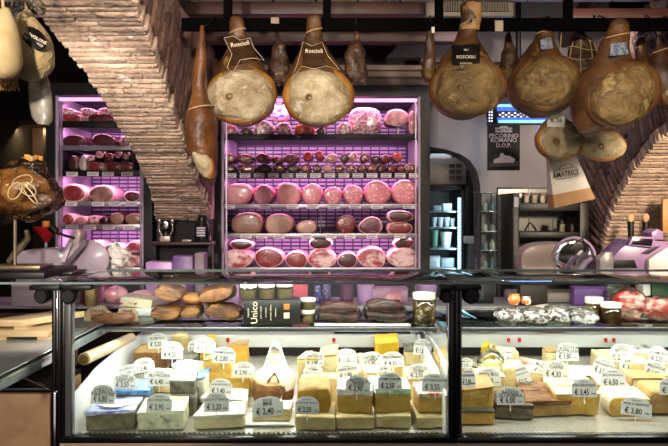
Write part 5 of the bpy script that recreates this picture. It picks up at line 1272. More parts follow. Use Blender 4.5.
ham('dark brown ham cut off by the right edge of the photo', [(36, 658, 1.5), (48, 660, 6), (62, 663, 13), (78, 666, 19), (92, 668, 18), (104, 668, 9)], 2.6, mat('deep_brown_skin', '#57301c', .45, c2='#331a0f', scale=12, bump=.4), (672, 97, 14, 11, 0), LARD, hook=1, seed=23, hole=False)
ham('small pale-faced ham end hanging above the shop paper bag', [(112, 556, 2), (118, 556, 10), (126, 556, 17), (136, 557, 20.5), (147, 557, 20.5), (155, 557, 15), (160, 557, 6)], 2.8, SKINH, (557, 141, 21.5, 19, 0), LARDW, hook=None, seed=25, thick=.5, rope=False, faceth=.035)
ham('small pale-faced ham end hanging right of the paper bag', [(128, 600, 2), (131, 600, 12), (138, 600, 19), (146, 600, 20.5), (153, 600, 17), (159, 600, 6)], 2.8, SKINH, (600, 146.5, 21, 14.5, 0), LARDW, hook=None, seed=27, thick=.5, rope=False, faceth=.035)
for nm, x, y, ytop, m in (('hanging_cord', 556, 114, 20, ROPE), ('hanging_cord', 600, 130, 20, ROPE)):
    bm = B(); tube(bm, [P(x, y, 2.8), P(x, y-20, 2.78), Vector((P(x, 0, 2.8).x, RD+.02, zof(20, RD)))], .0025, 6)
    tag(obj('cord', bm, m), 'thin cord holding the small ham end %s' % ('above the paper bag' if x < 580 else 'right of the paper bag'), 'cord')
r = thing('hang_tag', 'white rounded tag above the small ham end over the paper bag', 'tag', P(556, 127, 2.74)); bm = B()
w_, h_ = S(18, 2.74), S(14, 2.74); prism(bm, arcp(w_, h_), -.001, .001, 0, 'xz'); cdx = obj('card', bm, TAGW, r, smooth=False); text('lettering', 'A 36', .026, INK, cdx, (0, -.0016, h_*.45))
# paper bag with lettering
bd = 2.9; r = thing('paper_bag', 'hanging white paper bag with brown base and shop lettering', 'bag', P(569, 208, bd))
bm = B(); bot = [(552, 207), (591, 197)]; top = [(547, 156), (574, 154)]
def bagmesh(t0, t1, th):
    bm = B(); rings = []
    for i in range(9):
        t = t0+(t1-t0)*i/8
        l = Vector((547+(551-547)*t, 154+(208-154)*t)); rr_ = Vector((574+(591-574)*t, 153+(199-153)*t))
        a, b = P(l.x, l.y, bd), P(rr_.x, rr_.y, bd); q = .012+.035*t
        q *= th
        rings.append([a+Vector((0, -q, 0)), (a+b)/2+Vector((0, -q*1.1, 0)), b+Vector((0, -q, 0)), b+Vector((0, q, 0)), a+Vector((0, q, 0))])
    loft(bm, rings); return bm
pp = objw('paper', bagmesh(0, .76, 1), mat('bag_paper', '#d8d2cc', .75, c2='#cbc4bd', scale=10, bump=.2), r)
objw('brown_base', bagmesh(.761, 1, 1.01), mat('kraft_base', '#b48a62', .75, c2='#a57c55', scale=12, bump=.2), r)
c = P(566, 174, bd-.046); t_ = text('lettering', 'AMATRICE', .034, INK, pp, c-Vector(r.location), (PI/2, -.17, 0), sx=.72)
bm = B()
def fl(pts, rad=.0013): tube(bm, [P(x, y, bd-.0465) for x, y in pts], rad, 6)
fl([(554, 170.5), (576.5, 166.5), (577.5, 176), (555, 180), (554, 170.5)]); fl([(559, 169.5), (561, 165.5), (565, 165), (568, 163.5), (571, 164.5), (572.5, 167)], .002)
objw('logo_frame', bm, INK, r)
# ================================================================ hanging cheeses at the left
NETC = mat('caciocavallo_skin', '#b9a57a', .5, c2='#9c8658', scale=14, bump=.25, coat=.2)
d = 1.85
h = ham('pear-shaped cheese with black oval label hanging at top left', [(10, 27, 3), (16, 26, 7), (24, 27, 13), (36, 29, 20), (52, 30.5, 22.5), (66, 31, 20.5), (76, 31, 13), (81, 31, 5)], d, NETC, None, thick=1, seed=31, amp=.0015, rope=False, name='hanging_cheese', cat='cheese')
rr = h[0]; q0 = P(34, 39, 1.775); bm = B()
pts = [(17*math.cos(a)*(1+.03*math.cos(20*a)), 9.5*math.sin(a)*(1+.03*math.cos(20*a))) for a in [2*PI*k/80 for k in range(80)]]
bm2 = B(); ca, sa = math.cos(.5), math.sin(.5)
vs = []
for ring in (1, .66, .33, .01):
    row = []
    for (x, y) in pts:
        X, Y = (x*ca-y*sa)*ring*.82, (x*sa+y*ca)*ring
        px, py = 34+X, 38+Y; row.append(P(px, py, front(h[1], lambda hw: S(hw, d), px, py, d)-.006))
    vs.append(row)
loft(bm2, vs); bmesh.ops.solidify(bm2, geom=bm2.faces[:], thickness=.001); bm.free()
lb = objw('black_label', bm2, mat('label_black', '#131115', .4), rr)
t_ = text('lettering', 'PROVOLONE', .012, PRT, lb, P(35, 37.5, d-S(22, d)*1.02)-Vector(rr.location), (PI/2, .5, 0)); text('lettering', 'DEL MONACO', .009, PRT, lb, P(33.5, 41.5, d-S(22, d)*1.02)-Vector(rr.location), (PI/2, .5, 0))
bm = B()
for k in range(7):
    a = PI+PI*(k+.5)/7
    tube(bm, [P(xc, y, d)+Vector((S(hw, d)*1.01*math.cos(a+.15*math.sin(i*2)), S(hw, d)*1.01*math.sin(a+.15*math.sin(i*2)), 0)) for i, (y, xc, hw) in enumerate(h[1][2:25])], .0012, 5)
objw('string_net', bm, ROPE, rr)
ham('pear-shaped cheese cut off by the left edge of the photo', [(8, 6, 3), (16, 4, 9), (30, 2, 16), (48, 0, 20), (64, -1, 21), (74, 0, 15), (79, 0, 6)], d-.16, NETC, None, thick=1, seed=33, amp=.0015, rope=False, name='hanging_cheese', cat='cheese')
bm = B(); tube(bm, [P(27, 12, d), P(25, 4, d), P(24, -60, d)], .004, 8); tag(obj('cord', bm, ROPE), 'cord carrying the black-labelled hanging cheese', 'cord')
bm = B(); tube(bm, [P(3, 10, d-.16), P(3, 2, d-.16), P(3, -80, d-.16)], .004, 8); tag(obj('cord', bm, ROPE), 'cord carrying the hanging cheese at the left edge', 'cord')
bm = B(); q = P(24, 6, d-.03); ellipsoid(bm, (0, 0, 0), (.05, .04, .03), 24, 16); disp(bm, .02, 30, 4); disp(bm, .008, 80, 4); tag(obj('plastic_wrap', bm, FILM, loc=q), 'crumpled clear plastic around the necks of the two hanging cheeses', 'wrap')
RAF = mat('raffia', '#b08c52', .7, c2='#8a6a38', scale=40)
for nm, cx, lab in ((1, 14, 'tangle of raffia strings under the left hanging cheeses, right bunch'), (2, 2, 'tangle of raffia strings under the left hanging cheeses, left bunch')):
    bm = B(); rnd = random.Random(nm)
    for k in range(14):
        a0 = rnd.uniform(-5, 5); q = [P(cx+a0+rnd.uniform(-3, 3)*i/3, 74+i*5.5+rnd.uniform(-1, 1), d-.02+rnd.uniform(-.02, .02)) for i in range(4)]
        tube(bm, q, .0018, 5)
    tag(obj('raffia_bunch', bm, RAF), lab, 'string', kind='stuff')
SLV = mat('milky_plastic', '#a39c8c', .35, c2='#8f887a', scale=12, trans=.35, coat=.3)
bm = B(); rings = []
for (y, xc, hw) in cat_rings([(76, 38, 9), (84, 39, 11), (98, 40, 11.5), (110, 41.5, 11), (119, 43, 9.5), (125, 44, 5)], 16):
    c = P(xc, y, 1.95); rings.append([c+Vector((S(hw, 1.95)*math.cos(a), .02*math.sin(a), 0)) for a in [2*PI*k/18 for k in range(18)]])
loft(bm, rings); disp(bm, .003, 25, 2); tag(obj('plastic_sleeve', bm, SLV), 'milky translucent plastic sleeve hanging under the black-labelled cheese', 'sleeve')
# ================================================================ alcove on the right
d = 4.55
X0, X1 = P(424, 0, d).x, P(464, 0, d).x
r = thing('glass_door_fridge', 'upright drinks fridge with glass door and bright blue-white light strip in the alcove', 'fridge', ((X0+X1)/2, d, 0))
zt = zof(185, d)
bm = B(); bx(bm, X0, X0+.02, d, d+.5, 0, zt); bx(bm, X1-.02, X1, d, d+.5, 0, zt); bx(bm, X0, X1, d, d+.5, zt-.03, zt); bx(bm, X0, X1, d+.48, d+.5, 0, zt); bx(bm, X0, X1, d, d+.5, 0, .7); objw('cabinet', bm, mat('dark_fridge', '#20262b', .4), r, smooth=False)
bm = B(); bx(bm, X0+.02, X1-.02, d-.004, d+.001, .7, zt-.03); objw('door_glass', bm, GLASS, r)
xs = P(459.5, 0, d+.03).x
for k in range(22):
    pass
bm = B()
for k in range(26): 
    z = zof(199+k*3.1, d+.03); bx(bm, xs-.011, xs+.011, d+.03, d+.036, z-.009, z+.009)
objw('light_strip', bm, mat('led_white', '#cfe2ff', .4, emit=4, ecol='#bcd8ff'), r)
for y in (211, 227, 248, 268): 
    bm = B(); z = zof(y, d+.1); bx(bm, X0+.02, X1-.035, d+.06, d+.46, z-.01, z); objw('shelf', bm, mat('pale_shelf', '#9fb0b8', .4), r)
area('fridge_light', (xs-.03, d+.05, zof(230, d)), (.04, .6), 1.6, (.72, .86, 1), rot=(PI/2, 0, math.radians(60)))
WB = mat('white_box', '#c6ccd2', .5); GRN = mat('green_pot', '#5d8a70', .5); GRY = mat('grey_pot', '#8f9aa2', .5)
def pot(label, px, y0, y1, rx, dd, m, kind='b', ybase=None):
    q = P(px, ybase or y1, dd); h = S(y1-y0, dd); R = S(rx, dd); r = thing('container', label, 'container', q)
    bm = B()
    if kind == 'b': box(bm, (0, 0, h*.45), (R*2, R*1.6, h*.9), .004); 
    else: lathe(bm, [(0, 0), (R*.7, 0), (R*.95, h*.86), (0, h*.86)], seg=20)
    obj('body', bm, m, r); bm = B()
    if kind == 'b': box(bm, (0, 0, h*.94), (R*2.06, R*1.66, h*.1), .002)
    else: lathe(bm, [(0, h*.86), (R, h*.86), (R, h), (0, h)], seg=20)
    obj('lid', bm, m, r)
for (px, y0, y1, rx, m, k, l) in ((447, 203, 210.5, 4.5, WB, 'b', 'white box on the top shelf of the glass-door fridge'), (437, 205, 210.5, 4, GRY, 'b', 'grey box on the top shelf of the glass-door fridge'),
    (434, 217, 226.5, 3, WB, 'c', 'white cup, first on the second shelf of the glass-door fridge'), (440.5, 217, 226.5, 3, WB, 'c', 'white cup, second on the second shelf of the glass-door fridge'), (447, 217, 226.5, 3, WB, 'c', 'white cup, third on the second shelf of the glass-door fridge'), (452.5, 218, 226.5, 2.6, WB, 'c', 'white cup, fourth on the second shelf of the glass-door fridge'),
    (434, 230, 247.5, 4.5, GRN, 'c', 'green pot on the third shelf of the glass-door fridge'), (446, 232, 247.5, 6, WB, 'c', 'white bowl on the third shelf of the glass-door fridge'),
    (434, 256, 267.5, 5.5, WB, 'b', 'white box on the lowest shelf of the glass-door fridge, left'), (447, 258, 267.5, 6.5, GRY, 'b', 'grey box on the lowest shelf of the glass-door fridge, right')):
    o = pot(l, px, y0, y1, rx, d+.16, m, k)
for o in list(COL.objects):
    if o.get('category') == 'container':
        y = None
        for yy in (211, 227, 248, 268):
            z = zof(yy, d+.1)
            if abs(o.location.z-z) < .05: o.location.z = z+.0005
SS = mat('brushed_steel_panel', '#a39a90', .35, metal=.8, c2='#8f877e', scale=20, stretch=(1, 1, 12))
z0, z1 = zt+.001, zof(158, d); r = thing('steel_oven', 'brushed steel oven box with vents above the glass-door fridge', 'oven', ((X0+X1)/2, d, z0))
bm = B(); bx(bm, X0, P(466, 0, d).x, d-.02, d+.45, z0, z1, .006); objw('body', bm, SS, r)
bm = B()
for i in range(2):
    for j in range(3): 
        a = P(449+i*7, 164+j*6, d-.02); 
        for k in range(3): bx(bm, a.x, a.x+.038, d-.023, d-.019, a.z-.006-k*.009, a.z-.001-k*.009)
objw('vent', bm, BLACK, r)
bm = B(); bx(bm, P(430, 0, d).x, P(452, 0, d).x, d+.02, d+.3, z1+.001, z1+.02, .004); bx(bm, P(432, 0, d).x, P(462, 0, d).x, d+.05, d+.35, z1+.02, z1+.035, .004)
tag(obj('tray_stack', bm, WHITE), 'white trays lying on top of the steel oven', 'tray')
r = thing('ceiling_spot', 'small bright lamp above the trays in the alcove', 'lamp', P(455, 152, d+.25)); bm = B(); lathe(bm, [(0, 0), (.03, 0), (.035, .03), (0, .035)], seg=20); obj('shade', bm, CHROME, r)
bm = B(); lathe(bm, [(0, -.004), (.026, -.004), (.028, -.0005), (0, -.0005)], seg=20); obj('bulb', bm, mat('bulb_white', '#ffffff', .4, emit=5, ecol='#e6efff'), r)
bm = B(); tube(bm, [(0, 0, .03), (0, 0, 2.72-P(455, 152, d+.25).z)], .006, 8); obj('rod', bm, BLACK, r)
area('alcove_light', Vector((P(448, 0, 4.3).x, 4.25, 2.3)), (.3, .08), 2.5, (.85, .92, 1), tgt=(P(448, 0, 4.5).x, 4.6, 1.6))
# tall glass rack in front of the arch jamb
d = 3.98; r = thing('glass_rack', 'narrow wire and glass rack standing in the arched opening', 'rack', P(488, 268, d)); r.location.z = 0
X0, X1 = P(480.5, 0, d).x, P(497, 0, d).x; zt = zof(191, d)
d0 = 3.72
X0, X1 = P(481, 0, d0).x, P(496.5, 0, d0).x; zt = zof(192, d0)
bm = B()
for x in (X0, X1):
    for y in (d0, d0+.13): tube(bm, [(x, y, 0), (x, y, zt)], .004, 8)
objw('frame', bm, CHROME, r)
for yy in (192, 211, 231, 250, 268):
    bm = B(); z = zof(yy, d0); bx(bm, X0-.003, X1+.003, d0-.004, d0+.134, z-.006, z, .001); objw('shelf', bm, mat('rack_shelf', '#9aa4a8', .2, metal=.5), r)
bm = B(); bx(bm, X0, X1, d0-.004, d0-.002, .8, zt); objw('glass', bm, GLASS, r)
k = 0
for yy in (211, 231, 250, 268):
    for px in (485, 492):
        k += 1; q = P(px, yy, d0+.06); z = zof(yy, d0); rr = S(2.4, d0); hh = S(random.uniform(6, 10), d0); bm = B()
        lathe(bm, [(0, 0), (rr, 0), (rr, hh*.7), (rr*.5, hh*.85), (rr*.5, hh), (0, hh)], seg=16)
        tag(obj('bottle', bm, (WB, GRY, mat('bluish_glass', '#6f8596', .2))[k % 3], loc=(q.x, q.y, z+.0006)), 'small %s bottle on the %s level of the glass rack' % (('left', 'right')[(k-1) % 2], ('upper', 'second', 'third', 'lowest')[(k-1)//2]), 'bottle', 'bottles on the glass rack')
area('rack_light', (P(489, 0, 3.6).x, 3.6, 2.0), (.05, .05), 1.6, (.75, .87, 1), tgt=(P(489, 0, 3.8).x, 3.8, 1.3))
# dark worktop and white crates between fridge and rack
bm = B(); bx(bm, P(467.5, 0, 4.5).x, P(492, 0, 4.5).x, 4.4, 4.9, 0, zof(244, 4.45), .004); tag(obj('low_cabinet', bm, mat('low_cabinet_grey', '#4a4d52', .5)), 'low grey cabinet between the glass-door fridge and the glass rack', 'cabinet')
z = zof(244, 4.45); bm = B(); bx(bm, P(466, 0, 4.45).x, P(480, 0, 4.45).x, 4.42, 4.6, z+.001, z+.05, .006); tag(obj('white_tray', bm, WB), 'white tray on the low grey cabinet beside the glass-door fridge', 'tray')
bm = B(); bx(bm, P(464.5, 0, 4.6).x, P(477, 0, 4.6).x, 4.62, 4.7, z+.001, zof(166, 4.62), .004); tag(obj('recess_shade', bm, BLACK), 'tall black block standing in for the shaded recess behind the low grey cabinet', 'panel')  # black block put where the recess is only in shade
# ---------------------------------------------------------------- black shelf unit
d = 3.6; XA, XB = P(513, 0, d).x, P(589, 0, d).x
r = thing('shelf_unit', 'black shelf unit with jars against the tiled wall', 'shelf', ((XA+XB)/2, d, 0))
bm = B(); bx(bm, XA, XA+.035, d, d+.26, 0, zof(193, d), .003); objw('upright', bm, BLACK, r)
bm = B(); bx(bm, XB-.05, XB, d, d+.26, 0, zof(203, d), .003); objw('upright', bm, BLACK, r)
for (a, b) in ((203, 211), (232, 238)):
    bm = B(); bx(bm, XA+.036, XB-.051, d, d+.26, zof(b, d), zof(a, d), .003); objw('shelf', bm, BLACK, r)
bm = B(); bx(bm, XA, XB, d-.25, d+.26, .95, 1.06, .004); objw('counter_top', bm, BLACK, r)
bm = B(); bx(bm, XA+.006, XA+.03, d-.002, d, zof(207, d), zof(197, d)); objw('notice', bm, mat('grey_paper', '#9a9aa6', .6), r)
for i in range(7):
    px = 525.5+8*i
    jar('white-labelled jar on the top of the black shelf unit, %s from the left' % ORD[i], px, 193, 203, 3.6, d+.06, mat('white_label_jar', '#cfc6bf', .5, c2='#a89a90', scale=30), mat('brown_jar_lid', '#6a4a44', .4), zof(203, d)+.0005, 'jars on the black shelf unit', .22, .75)
jar('dark jar with pale label on the second level of the black shelf unit', 561, 221, 232, 4, d+.08, mat('pale_label_jar', '#b5a896', .5, c2='#4a3a2c', scale=24), BLACK, zof(232, d)+.0005)
jar('small dark jar right of the pale-labelled jar on the black shelf unit', 571.5, 224.5, 232, 3, d+.08, mat('darkish_jar', '#4a2c20', .5), BLACK, zof(232, d)+.0005)
bm = B(); q = P(528, 0, d+.1).x; z = zof(232, d); tube(bm, [(q-.02, d+.1, z+.004), (q+.01, d+.1, z+.05), (q+.03, d+.1, z+.03), (q+.05, d+.1, z+.004)], .005, 8); tag(obj('utensil', bm, BLACK), 'small bent dark utensil on the second level of the black shelf unit', 'tool')
# ---------------------------------------------------------------- blue screens and poster
d = 3.55; r = thing('monitor', 'wide screen glowing blue with light rows behind the hams', 'monitor', P(520, 125, d))
a, b = P(488, 97, d), P(549, 124, d); bm = B(); bx(bm, a.x, b.x, d, d+.05, b.z, a.z, .004); objw('casing', bm, BLACK, r)
EB = mat('screen_blue', '#2450c8', .4, emit=1.1, ecol='#2d62e6'); EL = mat('screen_cyan', '#8fd0ff', .4, emit=1.3, ecol='#6fc0ff'); EW = mat('screen_white', '#dfe6ff', .4, emit=1.0, ecol='#dfe6ff')
def srect(x0, x1, y0, y1, m, n, off=.002):
    p, q = P(x0, y0, d), P(x1, y1, d); bm = B(); bx(bm, p.x, q.x, d-off, d-off+.001, q.z, p.z); objw(n, bm, m, r)
srect(497, 540, 104, 111, EB, 'screen_band'); srect(497, 535, 104.5, 107, EL, 'screen_band', .003); srect(498, 545, 120, 123, EL, 'screen_band'); srect(497, 546, 117.5, 120, EB, 'screen_band', .003)
bm = B()
for i in range(12):
    for j in range(3):
        q = P(500+i*3, 113+j*1.8, d-.002); bx(bm, q.x-.006, q.x+.006, d-.003, d-.002, q.z-.004, q.z+.004) if (i+j) % 2 else None
objw('pixel_rows', bm, EW, r)
bm = B()
for j in range(8):
    for i in range(2): q = P(489.5+i*2.4, 100+j*3, d-.002); bx(bm, q.x-.004, q.x+.004, d-.003, d-.002, q.z-.005, q.z+.005)
objw('side_lights', bm, EW, r)
bm = B(); tube(bm, [(P(520, 0, d).x, d+.03, a.z), (P(520, 0, d).x, d+.03, 2.72)], .015, 12); objw('ceiling_pole', bm, BLACK, r)
area('screen_glow', (P(520, 0, d).x, d-.03, P(520, 112, d).z), (.3, .1), .7, (.25, .45, 1), rot=(-PI/2, 0, 0))
d = 3.5; pc = P(503.5, 170.5, d); r = thing('poster', 'black poster with white lettering about pecorino cheese hanging under the screen', 'poster', pc)
pw, ph = S(32.5, d), S(46, d); bm = B(); bx(bm, -pw/2, pw/2, -.003, .003, 0, ph, .0006); pb = obj('board', bm, mat('poster_black', '#121018', .45, c2='#0d0b12', scale=6), r)
PW = mat('poster_print', '#cfc8cc', .6)
bm = B(); bx(bm, -pw*.26, pw*.26, -.0042, -.003, ph*.83, ph*.93); bx(bm, -pw*.12, pw*.12, -.0042, -.003, ph*.93, ph*.965); lf = obj('logo_frame', bm, PW, pb)
text('lettering', 'AMATRICE', .022, mat('poster_black', ''), pb, (0, -.0046, ph*.88), sx=.9)
for s, z, sz in (('PECORINO', .75, .032), ('ROMANO', .655, .032), ('D.O.P.', .54, .03)): text('lettering', s, sz, PW, pb, (0, -.0034, ph*z), sx=1)
bm = B(); prism(bm, [(-pw*.45, ph*.08), (pw*.45, ph*.1), (pw*.45, ph*.2), (-pw*.4, ph*.16)], -.0036, -.0031, 0, 'xz'); obj('wood_print', bm, mat('print_brown', '#5b4a40', .6), pb)
bm = B(); prism(bm, [(-pw*.32, ph*.16), (pw*.3, ph*.17), (pw*.36, ph*.24), (pw*.2, ph*.31), (pw*.02, ph*.33), (-pw*.02, ph*.38), (-pw*.1, ph*.37), (-pw*.12, ph*.29), (-pw*.3, ph*.24)], -.004, -.0036, 0, 'xz'); obj('cheese_print', bm, PW, pb)
bm = B(); 
for s in (-1, 1): tube(bm, [(s*pw*.35, .004, ph), (s*pw*.35, .012, ph+.012)], .002, 6)
obj('clip', bm, BLACK, r)
# ================================================================ machines on the rear worktop
WZ2 = 1.0605
PALEP = mat('pale_plastic', '#ab9b94', .35, c2='#9c8c86', scale=5, coat=.2)
LILM = mat('lilac_metal', '#a48fb0', .3, c2='#9580a4', scale=6, coat=.2)
def P_(x, y, d_, r): return P(x, y, d_)-Vector(r.location)
# right slicer: pale rounded cover and blade ring
d = 3.02; r = thing('meat_slicer', 'pale rounded meat slicer with big blade ring on the right worktop', 'slicer', (P(555, 0, d).x, d+.08, WZ2))
bm = B(); pts = [(522, 262), (523, 253), (530, 246.5), (541, 243.5), (556, 242.5), (571, 243), (576, 256), (577, 272), (523, 272)]
prism(bm, [(P(x, y, d).x-r.location.x, P(x, y, d).z-r.location.z) for x, y in pts], -.06, .06, .018, 'xz'); obj('cover', bm, PALEP, r)
bm = B(); q = P_(575, 259, d, r); lathe(bm, [(0, -.004), (.075, -.004), (.092, -.001), (.095, .002), (.09, .006), (0, .008)], (q.x, -.075, q.z), 40, 'y'); obj('blade', bm, CHROME, r)
bm = B(); tube(bm, [(q.x+.098*math.cos(a), -.07, q.z+.098*math.sin(a)) for a in [PI*.05+PI*.95*k/20 for k in range(21)]], .007, 10); obj('blade_guard', bm, LILM, r)
bm = B(); bx(bm, -.2, .2, -.07, .08, .0, .05, .015); obj('base', bm, PALEP, r)
bm = B(); tube(bm, [P_(578, 272, d-.08, r), P_(586, 262, d-.08, r), P_(592, 258, d-.08, r)], [.012, .014, .01], 12); obj('handle', bm, LILM, r)
bm = B(); tube(bm, [P_(568, 246, d-.06, r)+Vector((.0, -.03, 0)), P_(580, 238, d-.06, r)+Vector((.0, -.03, 0)), P_(583, 252, d-.06, r)+Vector((0, -.03, 0))], .004, 8); obj('thickness_plate_rod', bm, BLACK, r)
# right: purple printing scale
d = 2.9; PUR = mat('purple_casing', '#93749f', .35, c2='#876894', scale=6, coat=.2)
r = thing('printing_scale', 'purple and white label printing scale with tilted display at right', 'scale', (P(632, 0, d).x, d+.1, WZ2))
def qd(pts, dep, m, n, y0=0, bev=.003):
    bm = B(); prism(bm, [(P(x, y, d).x-r.location.x, P(x, y, d).z-r.location.z) for x, y in pts], y0-.1, y0-.1+dep, bev, 'xz'); obj(n, bm, m, r)
qd([(612, 278), (613, 257), (618, 252), (622, 248), (632, 240), (650, 240), (668, 242), (668, 278)], .16, PUR, 'body')
qd([(645, 278), (645.5, 259), (655, 252.5), (672, 243), (700, 243), (700, 278)], .03, mat('white_casing', '#d2cbc6', .4), 'front_casing', -.034)
qd([(631, 236), (653, 237), (651, 247), (626, 245)], .03, PUR, 'display_housing', -.02); 
qd([(633, 238), (650.5, 238.8), (649, 245.5), (629, 244)], .003, mat('lcd_dark', '#1a1420', .2), 'display', -.0235, .0003)
qd([(640, 253.5), (653, 246), (660, 246.5), (648, 254.5)], .003, mat('keypad_dark', '#2a2230', .4), 'keypad', -.0035, .0003)
qd([(613, 268), (615, 260), (634, 260), (637, 268)], .004, BLACK, 'label_slot', -.0045, .0003)
qd([(599, 278), (598, 258), (604, 252), (611, 252), (612, 278)], .05, mat('silver_plastic', '#b5b0b2', .35, metal=.3), 'printer_end', -.02)
qd([(655, 233), (661, 229), (667, 232), (667, 240), (655, 240)], .1, PUR, 'rear_hood', .03)
# rolls standing behind the scale
d2 = 3.15
for i, px in enumerate((633, 648)):
    q = P(px, 238, d2); bm = B(); tube(bm, [(0, 0, 0), (0, 0, S(19, d2))], .02, 14); bm2 = bm
    rr = thing('cork_handle_knife', 'cork-ended dark handle rising behind the purple scale, %s one' % ('left', 'right')[i], 'handle', (q.x, d2, WZ2)); bm.free()
    zz = zof(218, d2)-WZ2; bm = B(); tube(bm, [(0, 0, 0), (-.01, 0, zz*.8), (-.012, 0, zz)], [.012, .014, .016], 12); obj('shaft', bm, BLACK, rr)
    bm = B(); ellipsoid(bm, (-.014, -.006, zz), (.017, .014, .024)); obj('cork_end', bm, mat('cork', '#c09a74', .7, c2='#a57f5a', scale=40), rr)
# left slicer
d = 2.75
r = thing('ham_slicer', 'lilac-grey ham slicer with carriage and round blade at the left', 'slicer', (P(62, 0, d).x, d+.1, WZ2))
def qs(pts, dep, m, n, y0=0, bev=.004):
    bm = B(); prism(bm, [(P(x, y, d).x-r.location.x, P(x, y, d).z-r.location.z) for x, y in pts], y0-.1, y0-.1+dep, bev, 'xz'); return obj(n, bm, m, r)
SLC = mat('slicer_enamel', '#a89aa6', .28, c2='#988a98', scale=5, coat=.3)
qs([(14, 263), (16, 254), (24, 250), (55, 247.5), (66, 257), (62, 266), (40, 268), (15, 268)], .1, SLC, 'carriage', 0, .01)
qs([(50, 268), (64, 246), (72, 229), (80, 232), (78, 247), (60, 268)], .08, SLC, 'frame', .01, .008)
qs([(61, 262), (70, 243), (73, 243), (66, 262)], .006, mat('bright_lilac', '#cfc0d6', .3), 'thickness_plate', -.012, .001)
bm = B(); q = P_(86, 260, d+.08, r); lathe(bm, [(0, -.012), (.03, -.012), (.05, -.006), (.084, -.002), (.086, .001), (.08, .005), (0, .006)], (q.x, .02, q.z), 40, 'y'); obj('blade', bm, SLC, r)
bm = B(); tube(bm, [P_(70, 232, d, r)+Vector((0, -.13, 0)), P_(64, 226, d, r)+Vector((0, -.13, 0))], [.013, .017], 14); tube(bm, [P_(70, 232, d, r)+Vector((0, -.13, 0)), P_(74, 238, d, r)], .006, 8); obj('knob', bm, BLACK, r)
qs([(8, 308), (8, 266), (66, 268), (66, 308)], .14, mat('slicer_base', '#8d828a', .35), 'base', .02, .01)
bm = B(); tube(bm, [P_(8, 262, d, r), P_(18, 250, d, r), P_(28, 238, d, r), P_(26, 230, d, r)], [.01, .016, .014, .01], 12); obj('arm', bm, mat('brass_grey', '#8f8066', .35, metal=.6), r)
# red funnel lamp
d = 3.1; r = thing('red_funnel', 'red plastic funnel with orange top standing above the ham slicer', 'funnel', P(46, 243, d))
bm = B(); lathe(bm, [(.004, 0), (.008, .004), (.058, .07), (.06, .076), (.05, .078), (.02, .079), (0, .079)], seg=32); obj('cone', bm, mat('red_cone', '#b01c22', .35, coat=.2), r)
bm = B(); lathe(bm, [(.017, .0795), (.017, .105), (0, .105)], seg=20); obj('cap', bm, mat('orange_cap', '#d9853a', .4), r)
bm = B(); tube(bm, [(0, 0, .003), (0, 0, -.02), (0, .0, WZ2-P(46, 243, d).z)], .006, 8); obj('spout', bm, mat('pale_spout', '#9fb0c4', .3), r)
# crumpled paper on a spike
d = 2.68; r = thing('paper_spike', 'crumpled white paper on a thin spike at the left of the counter', 'paper', (P(117, 0, d).x, d, WZ2-.0)); zz = zof(272, d)-WZ2
bm = B(); tube(bm, [(0, 0, .0), (0, 0, zof(232, d)-WZ2)], .0022, 8); lathe(bm, [(0, 0), (.05, 0), (.05, .006), (0, .008)], seg=24); obj('spike', bm, STEEL, r)
bm = B(); ellipsoid(bm, (0, 0, zof(262, d)-WZ2), (.052, .045, .05), 32, 22); disp(bm, .03, 22, 6); disp(bm, .012, 55, 2); obj('paper', bm, WPAPER, r, ang=25)
r.location.y = 2.95; r.location.x = P(117, 0, 2.95).x
jar('small pale jar beside the crumpled paper at the left', 91, 262, 303, 7, 2.96, mat('mustard_cream', '#b79a6c', .5), LID, WZ2+.0, None, .1, .85)
# trays on the counter top glass at left
d = 2.2; z = 1.2692
bm = B(); bx(bm, P(-8, 0, d).x, P(52, 0, d).x, 2.14, 2.42, z, z+.022, .004); tag(obj('black_tray', bm, BLACK), 'flat black tray on the glass top at the far left', 'tray')
bm = B(); bx(bm, P(58, 0, 2.3).x, P(74, 0, 2.3).x, 2.28, 2.42, z, z+.008, .002); tag(obj('flat_tray', bm, SATIN), 'small flat dark tray on the glass top right of the black tray', 'tray')
# niche between the fridges
d = 3.42
r = thing('niche_shelf', 'dark shelf under the brick springing between the two pink fridges', 'shelf', (P(182, 0, d).x, d, 0))
bm = B(); bx(bm, P(151, 0, d).x, P(213, 0, d).x, d-.02, d+.08, zof(245, d), zof(242, d), .002); objw('board', bm, DARKWOOD, r)
bm = B(); bx(bm, P(152, 0, d).x, P(156, 0, d).x, d, d+.06, 0, zof(245, d)-.0005); bx(bm, P(208, 0, d).x, P(212, 0, d).x, d, d+.06, 0, zof(245, d)-.0005); objw('bracket', bm, BLACK, r)
zs = zof(242, d)+.0006
r = thing('coffee_grinder', 'small silver grinder with two rounded ears in the dark niche', 'grinder', (P(165, 0, d).x, d+.02, zs))
bm = B(); box(bm, (0, 0, .016), (.055, .05, .032), .005); obj('base', bm, mat('tan_metal', '#b5a596', .35, metal=.4), r)
bm = B(); lathe(bm, [(0, .032), (.022, .032), (.018, .05), (.03, .07), (.033, .09), (.02, .105), (0, .108)], seg=24); obj('body', bm, BLACK, r)
for s in (-1, 1):
    bm = B(); tube(bm, [(s*.022, 0, .035), (s*.036, 0, .06), (s*.035, 0, .09), (s*.026, 0, .11)], .006, 10); ellipsoid(bm, (s*.034, 0, .112), (.013, .012, .016)); obj('ear', bm, mat('silver_ear', '#a99a94', .25, metal=.8), r)
bm = B(); lathe(bm, [(.012, -.0345), (.02, -.033), (.021, -.03), (.012, -.03)], (0, 0, .088), 20, 'y'); obj('ring', bm, CHROME, r)
r = thing('black_bottle', 'black jar with pale striped label in the dark niche', 'jar', (P(202, 0, d).x, d+.02, zs))
